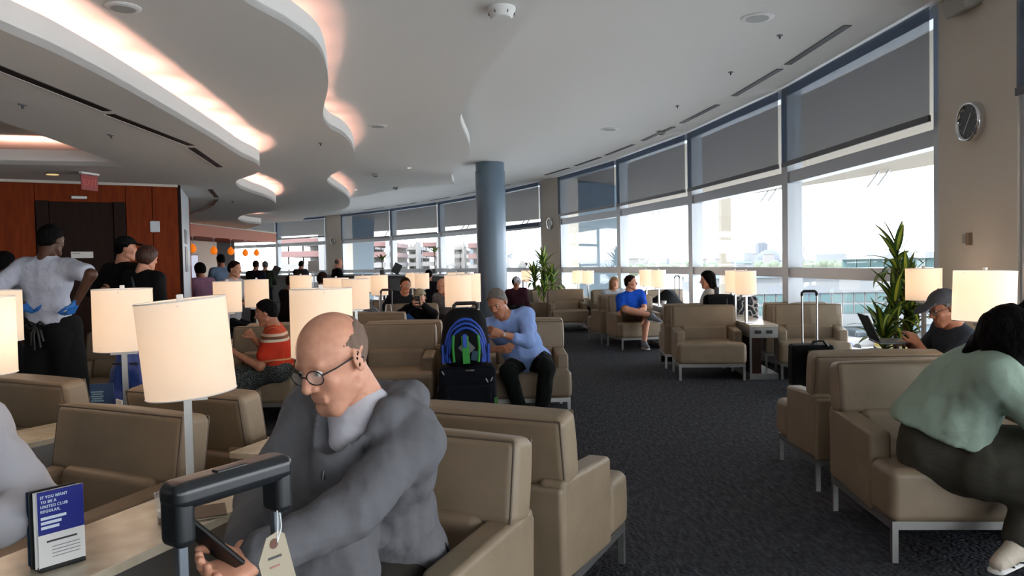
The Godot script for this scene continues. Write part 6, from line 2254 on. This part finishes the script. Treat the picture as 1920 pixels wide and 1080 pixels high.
func handle(o: Node3D, w: float, y0: float, y1: float, z: float, m: Material, tube_m: Material) -> void:
	for s in [-1.0, 1.0]:
		part("handle_tube", cyl_mesh(0.011, y1 - y0, 10), tube_m, o, Vector3(s * w / 2, (y0 + y1) / 2, z))
	var b := MB.new()
	b.tube([Vector3(-w / 2, y1 - 0.03, z), Vector3(-w / 2, y1, z), Vector3(-w / 2 + 0.02, y1 + 0.02, z), Vector3(w / 2 - 0.02, y1 + 0.02, z), Vector3(w / 2, y1, z), Vector3(w / 2, y1 - 0.03, z)], 0.016, 8)
	part("handle_grip", b.mesh(), m, o)

func luggage() -> void:
	# navy suitcase with the children's backpack on top
	var p := at(877, 740, 6.35)
	var o := thing("suitcase", "navy fabric suitcase standing before the small side table", "suitcase", Vector3(p.x, 0, p.z), 4)
	var navy := cloth(Color(0.055, 0.07, 0.10))
	var b := MB.new()
	b.rbox(Vector3(0, 0.325, 0), Vector3(0.47, 0.55, 0.26), 0.035, Basis.IDENTITY, 0.01, 3)
	part("case_body", b.mesh(), navy, o)
	b = MB.new()
	b.rbox(Vector3(0, 0.28, 0.135), Vector3(0.40, 0.36, 0.04), 0.018)
	part("front_pocket", b.mesh(), navy, o)
	part("badge", box_mesh(Vector3(0.075, 0.014, 0.006), 0.002), M.chrome, o, Vector3(0.02, 0.575, 0.132))
	for q in [[0.16, 0.49, 0.5], [0.2, 0.50, -0.4], [-0.2, 0.56, 0.6]]: part("zip_pull", box_mesh(Vector3(0.01, 0.036, 0.005), 0.002), M.steel, o, Vector3(q[0], q[1], 0.137), Basis(Vector3.BACK, q[2]))
	part("ribbon", box_mesh(Vector3(0.03, 0.09, 0.01), 0.003), plain(Color(0.2, 0.42, 0.14), 0.7), o, Vector3(0.235, 0.30, 0.12), Basis(Vector3.BACK, 0.2))
	for s in [-1.0, 1.0]:
		for z in [-0.09, 0.09]: part("wheel", cyl_mesh(0.028, 0.03, 14), M.black, o, Vector3(s * 0.19, 0.028, z), Basis(Vector3.BACK, PI / 2))
	handle(o, 0.2, 0.6, 1.10, -0.09, M.black, M.steel)
	o = thing("backpack", "blue black and green children's backpack on the navy suitcase", "backpack", Vector3(p.x - 0.01, 0.60, p.z + 0.02), 6)
	var blk: Material = M.black_cloth
	var blue := plain(Color(0.02, 0.24, 0.62), 0.55)
	var green := plain(Color(0.10, 0.50, 0.14), 0.6)
	b = MB.new()
	net([cap(Vector3(-0.08, 0.15, -0.02), Vector3(-0.055, 0.36, -0.03), 0.13, 0.125, 0.06), cap(Vector3(0.08, 0.15, -0.02), Vector3(0.055, 0.36, -0.03), 0.13, 0.125, 0.06), cap(Vector3(-0.1, 0.09, -0.02), Vector3(0.1, 0.09, -0.02), 0.09, 0.09, 0.05)], 0.012, b)
	part("main_body", b.mesh(), blk, o)
	b = MB.new()
	net([cap(Vector3(-0.07, 0.10, 0.06), Vector3(-0.055, 0.27, 0.055), 0.085, 0.08, 0.05), cap(Vector3(0.07, 0.10, 0.06), Vector3(0.055, 0.27, 0.055), 0.085, 0.08, 0.05)], 0.012, b)
	var fp := part("front_pocket", b.mesh(), blk, o)
	# blue arches of piping and straps
	for q in [[0.150, 0.365, 0.105, 0.013], [0.132, 0.33, 0.128, 0.012], [0.165, 0.40, 0.085, 0.014]]:
		b = MB.new()
		var path := []
		for k in 13:
			var a := PI * k / 12.0
			path.append(Vector3(-cos(a) * q[0], 0.14 + sin(a) * (q[1] - 0.14), q[2] + 0.005 - 0.03 * cos(a) * cos(a)))
		path.push_front(Vector3(-q[0], 0.04, q[2] - 0.03))
		path.append(Vector3(q[0], 0.04, q[2] - 0.03))
		b.tube(path, q[3], 8)
		part("blue_piping", b.mesh(), blue, o)
	for s in [-1.0, 1.0]:
		b = MB.new()
		b.tube([Vector3(s * 0.10, 0.27, 0.125), Vector3(s * 0.108, 0.17, 0.14), Vector3(s * 0.10, 0.05, 0.135)], 0.013, 6)
		part("green_edge", b.mesh(), green, fp)
		part("side_strap", box_mesh(Vector3(0.022, 0.16, 0.02), 0.006), blue, o, Vector3(s * 0.19, 0.11, 0.06))
	part("green_strap", box_mesh(Vector3(0.06, 0.23, 0.012), 0.004), green, fp, Vector3(-0.004, 0.15, 0.148), Basis(Vector3.BACK, 0.05))
	part("blue_tab", box_mesh(Vector3(0.034, 0.11, 0.012), 0.004), blue, fp, Vector3(-0.01, 0.225, 0.155))
	part("silver_patch", box_mesh(Vector3(0.10, 0.10, 0.006), 0.002), plain(Color(0.36, 0.37, 0.38), 0.6), fp, Vector3(0.005, 0.165, 0.143), Basis(Vector3.BACK, 0.75))
	part("teal_patch", box_mesh(Vector3(0.05, 0.08, 0.008), 0.002), plain(Color(0.03, 0.20, 0.30), 0.6), fp, Vector3(0.068, 0.10, 0.142), Basis(Vector3.BACK, -0.2))
	b = MB.new()
	b.tube([Vector3(-0.025, 0.40, 0.03), Vector3(-0.018, 0.455, 0.035), Vector3(0.018, 0.455, 0.035), Vector3(0.025, 0.40, 0.03)], 0.009, 6)
	part("grab_loop", b.mesh(), blk, o)
	# trolley bag by the window chairs
	p = at(1521, 690, 8.25)
	o = thing("trolley_bag", "black trolley bag with raised chrome handle before an empty armchair", "suitcase", Vector3(p.x, 0, p.z), -8)
	b = MB.new()
	b.rbox(Vector3(0, 0.27, 0), Vector3(0.44, 0.46, 0.22), 0.03, Basis.IDENTITY, 0.012, 3)
	part("bag_body", b.mesh(), M.black_cloth, o)
	b = MB.new()
	b.rbox(Vector3(0.06, 0.30, 0.13), Vector3(0.28, 0.30, 0.06), 0.025)
	part("front_pocket", b.mesh(), M.black_cloth, o)
	for q in [[0.0, 0.36], [0.07, 0.35]]: part("buckle", box_mesh(Vector3(0.022, 0.05, 0.01), 0.003), M.steel, o, Vector3(q[0], q[1], 0.165), Basis(Vector3.BACK, -0.15))
	b = MB.new()
	b.tube([Vector3(-0.03, 0.48, 0.09), Vector3(0.0, 0.54, 0.1), Vector3(0.1, 0.55, 0.1), Vector3(0.16, 0.48, 0.09)], 0.014, 8)
	part("carry_handle", b.mesh(), M.black, o)
	for s in [-1.0, 1.0]: part("wheel", cyl_mesh(0.04, 0.03, 14), M.black, o, Vector3(s * 0.17, 0.04, -0.08), Basis(Vector3.BACK, PI / 2))
	for s in [-1.0, 1.0]: part("foot", box_mesh(Vector3(0.03, 0.04, 0.03)), M.black, o, Vector3(s * 0.17, 0.02, 0.08))
	handle(o, 0.155, 0.48, 1.06, -0.06, M.black, M.chrome)
	# black backpack hung on the chair of the woman in the white tee
	p = at(1348, 568, 10.02)
	o = thing("dark_backpack", "dark navy rucksack behind the empty armchair beside the woman in the white tee", "backpack", p, 5)
	b = MB.new()
	b.rbox(Vector3(0, -0.06, 0), Vector3(0.40, 0.34, 0.14), 0.05, Basis.IDENTITY, 0.01, 3)
	part("pack_body", b.mesh(), cloth(Color(0.035, 0.045, 0.06)), o)
	part("strap", box_mesh(Vector3(0.06, 0.14, 0.03), 0.01), M.black, o, Vector3(-0.03, 0.14, 0))
	part("side_strap", box_mesh(Vector3(0.02, 0.2, 0.16), 0.008), M.black, o, Vector3(0.08, -0.04, 0))
	# patterned bag on a blue case
	p = at(1398, 572, 11.0)
	o = thing("patterned_bag", "dark bag with white floral pattern on the blue case", "bag", Vector3(p.x, 0.52, p.z), 0)
	b = MB.new()
	b.rbox(Vector3(0, 0.19, 0), Vector3(0.33, 0.38, 0.2), 0.05, Basis.IDENTITY, 0.012, 3)
	part("bag_body", b.mesh(), M.pattern, o)
	b = MB.new()
	b.tube([Vector3(-0.08, 0.37, 0), Vector3(-0.06, 0.44, 0), Vector3(0.06, 0.44, 0), Vector3(0.08, 0.37, 0)], 0.012, 6)
	part("bag_handle", b.mesh(), M.black, o)
	o = thing("blue_case", "blue suitcase standing by the wide window under the patterned bag", "suitcase", Vector3(p.x + 0.02, 0, p.z), 0)
	b = MB.new()
	b.rbox(Vector3(0, 0.28, 0), Vector3(0.38, 0.48, 0.24), 0.05)
	part("case_body", b.mesh(), plain(Color(0.05, 0.10, 0.24), 0.5), o)
	for s in [-1.0, 1.0]: part("wheel", cyl_mesh(0.03, 0.03, 12), M.black, o, Vector3(s * 0.14, 0.03, 0), Basis(Vector3.BACK, PI / 2))
	part("case_badge", box_mesh(Vector3(0.06, 0.012, 0.006)), M.chrome, o, Vector3(0, 0.42, 0.123))
	# dark bags behind the blue polo man's lamps
	p = at(1243, 556, 14.5)
	o = thing("duffel_bag", "black duffel heap behind the lamps beside the blue polo man", "bag", Vector3(p.x, 0.45, p.z), 0)
	b = MB.new()
	net([cap(Vector3(-0.22, 0.10, 0), Vector3(0.1, 0.26, 0), 0.14, 0.17, 0.08), cap(Vector3(0.1, 0.26, 0), Vector3(0.28, 0.12, 0), 0.17, 0.12, 0.08), cap(Vector3(-0.2, 0.0, 0), Vector3(0.3, 0.0, 0), 0.12, 0.12, 0.06)], 0.022, b)
	part("bag_body", b.mesh(), M.black_cloth, o)
	part("zip", box_mesh(Vector3(0.4, 0.012, 0.01)), M.dark_steel, o, Vector3(0, 0.2, 0.165), Basis(Vector3.BACK, 0.3))
	p = at(1270, 560, 14.9)
	o = thing("slim_trolley", "suitcase with thin dark raised handle behind the black duffel", "suitcase", Vector3(p.x, 0, p.z), 0)
	b = MB.new()
	b.rbox(Vector3(0, 0.33, 0), Vector3(0.36, 0.54, 0.22), 0.04)
	part("case_body", b.mesh(), M.black_cloth, o)
	for s in [-1.0, 1.0]: part("wheel", cyl_mesh(0.03, 0.03, 12), M.black, o, Vector3(s * 0.14, 0.03, 0), Basis(Vector3.BACK, PI / 2))
	handle(o, 0.09, 0.6, 1.12, 0.0, M.black, M.dark_steel)
	# grey carrier bags and trolley near the tan cap man
	p = at(711, 585, 9.9)
	o = thing("carrier_bag", "crumpled grey plastic bag behind the empty armchair", "bag", Vector3(p.x - 0.1, 0.5, p.z), 0)
	b = MB.new()
	net([cap(Vector3(-0.12, 0.05, 0), Vector3(0.0, 0.36, 0), 0.13, 0.05, 0.06), cap(Vector3(0.1, 0.05, 0), Vector3(0.06, 0.34, 0), 0.13, 0.06, 0.06)], 0.02, b, 0.03, 9.0, 4)
	part("bag_body", b.mesh(), plain(Color(0.33, 0.37, 0.40), 0.35), o)
	b = MB.new()
	b.tube([Vector3(-0.04, 0.38, 0), Vector3(0.0, 0.45, 0), Vector3(0.06, 0.38, 0)], 0.012, 6)
	part("bag_handle", b.mesh(), plain(Color(0.33, 0.37, 0.40), 0.35), o)
	o = thing("blue_grey_bag", "pale teal paper bag beside the crumpled grey one", "bag", Vector3(p.x + 0.14, 0.5, p.z + 0.05), 0)
	part("bag_body", box_mesh(Vector3(0.17, 0.36, 0.12), 0.02), plain(Color(0.36, 0.47, 0.50), 0.5), o, Vector3(0, 0.18, 0))
	b = MB.new()
	b.tube([Vector3(-0.04, 0.35, 0.05), Vector3(-0.03, 0.45, 0.05), Vector3(0.03, 0.45, 0.05), Vector3(0.04, 0.35, 0.05)], 0.006, 6)
	part("bag_handle", b.mesh(), M.white, o)
	o = thing("dark_trolley", "suitcase with dark arched handle behind the carrier bags", "suitcase", Vector3(p.x + 0.0, 0, p.z - 0.6), 0)
	b = MB.new()
	b.rbox(Vector3(0, 0.33, 0), Vector3(0.40, 0.54, 0.24), 0.04)
	part("case_body", b.mesh(), M.black_cloth, o)
	for s in [-1.0, 1.0]: part("wheel", cyl_mesh(0.03, 0.03, 12), M.black, o, Vector3(s * 0.14, 0.03, 0), Basis(Vector3.BACK, PI / 2))
	handle(o, 0.15, 0.6, 1.10, 0.0, plain(Color(0.16, 0.13, 0.13), 0.4), M.dark_steel)
	# blue bag on the shaded armchair
	p = at(243, 690, 4.9)
	o = thing("blue_tote", "bright blue bag on the armchair behind the second lamp", "bag", Vector3(p.x, 0.46, p.z), 0)
	b = MB.new()
	net([cap(Vector3(-0.08, 0.08, 0), Vector3(0.02, 0.46, 0), 0.13, 0.07, 0.06), cap(Vector3(0.1, 0.06, 0), Vector3(0.05, 0.44, 0), 0.12, 0.08, 0.06)], 0.018, b, 0.02, 9.0, 4)
	part("bag_body", b.mesh(), plain(Color(0.02, 0.17, 0.42), 0.5), o)
	part("zip", box_mesh(Vector3(0.16, 0.012, 0.01)), M.black, o, Vector3(0.02, 0.4, 0.09))

func detail_materials() -> void:
	M.amber = glow(Color(1.0, 0.50, 0.08), 0.9)
	M.pattern = mat(Color.WHITE, 0.8)
	textured(M.pattern, two_tone(61, 0.02, 0.52, Color(0.06, 0.07, 0.11), Color(0.60, 0.58, 0.55)), 1.4)
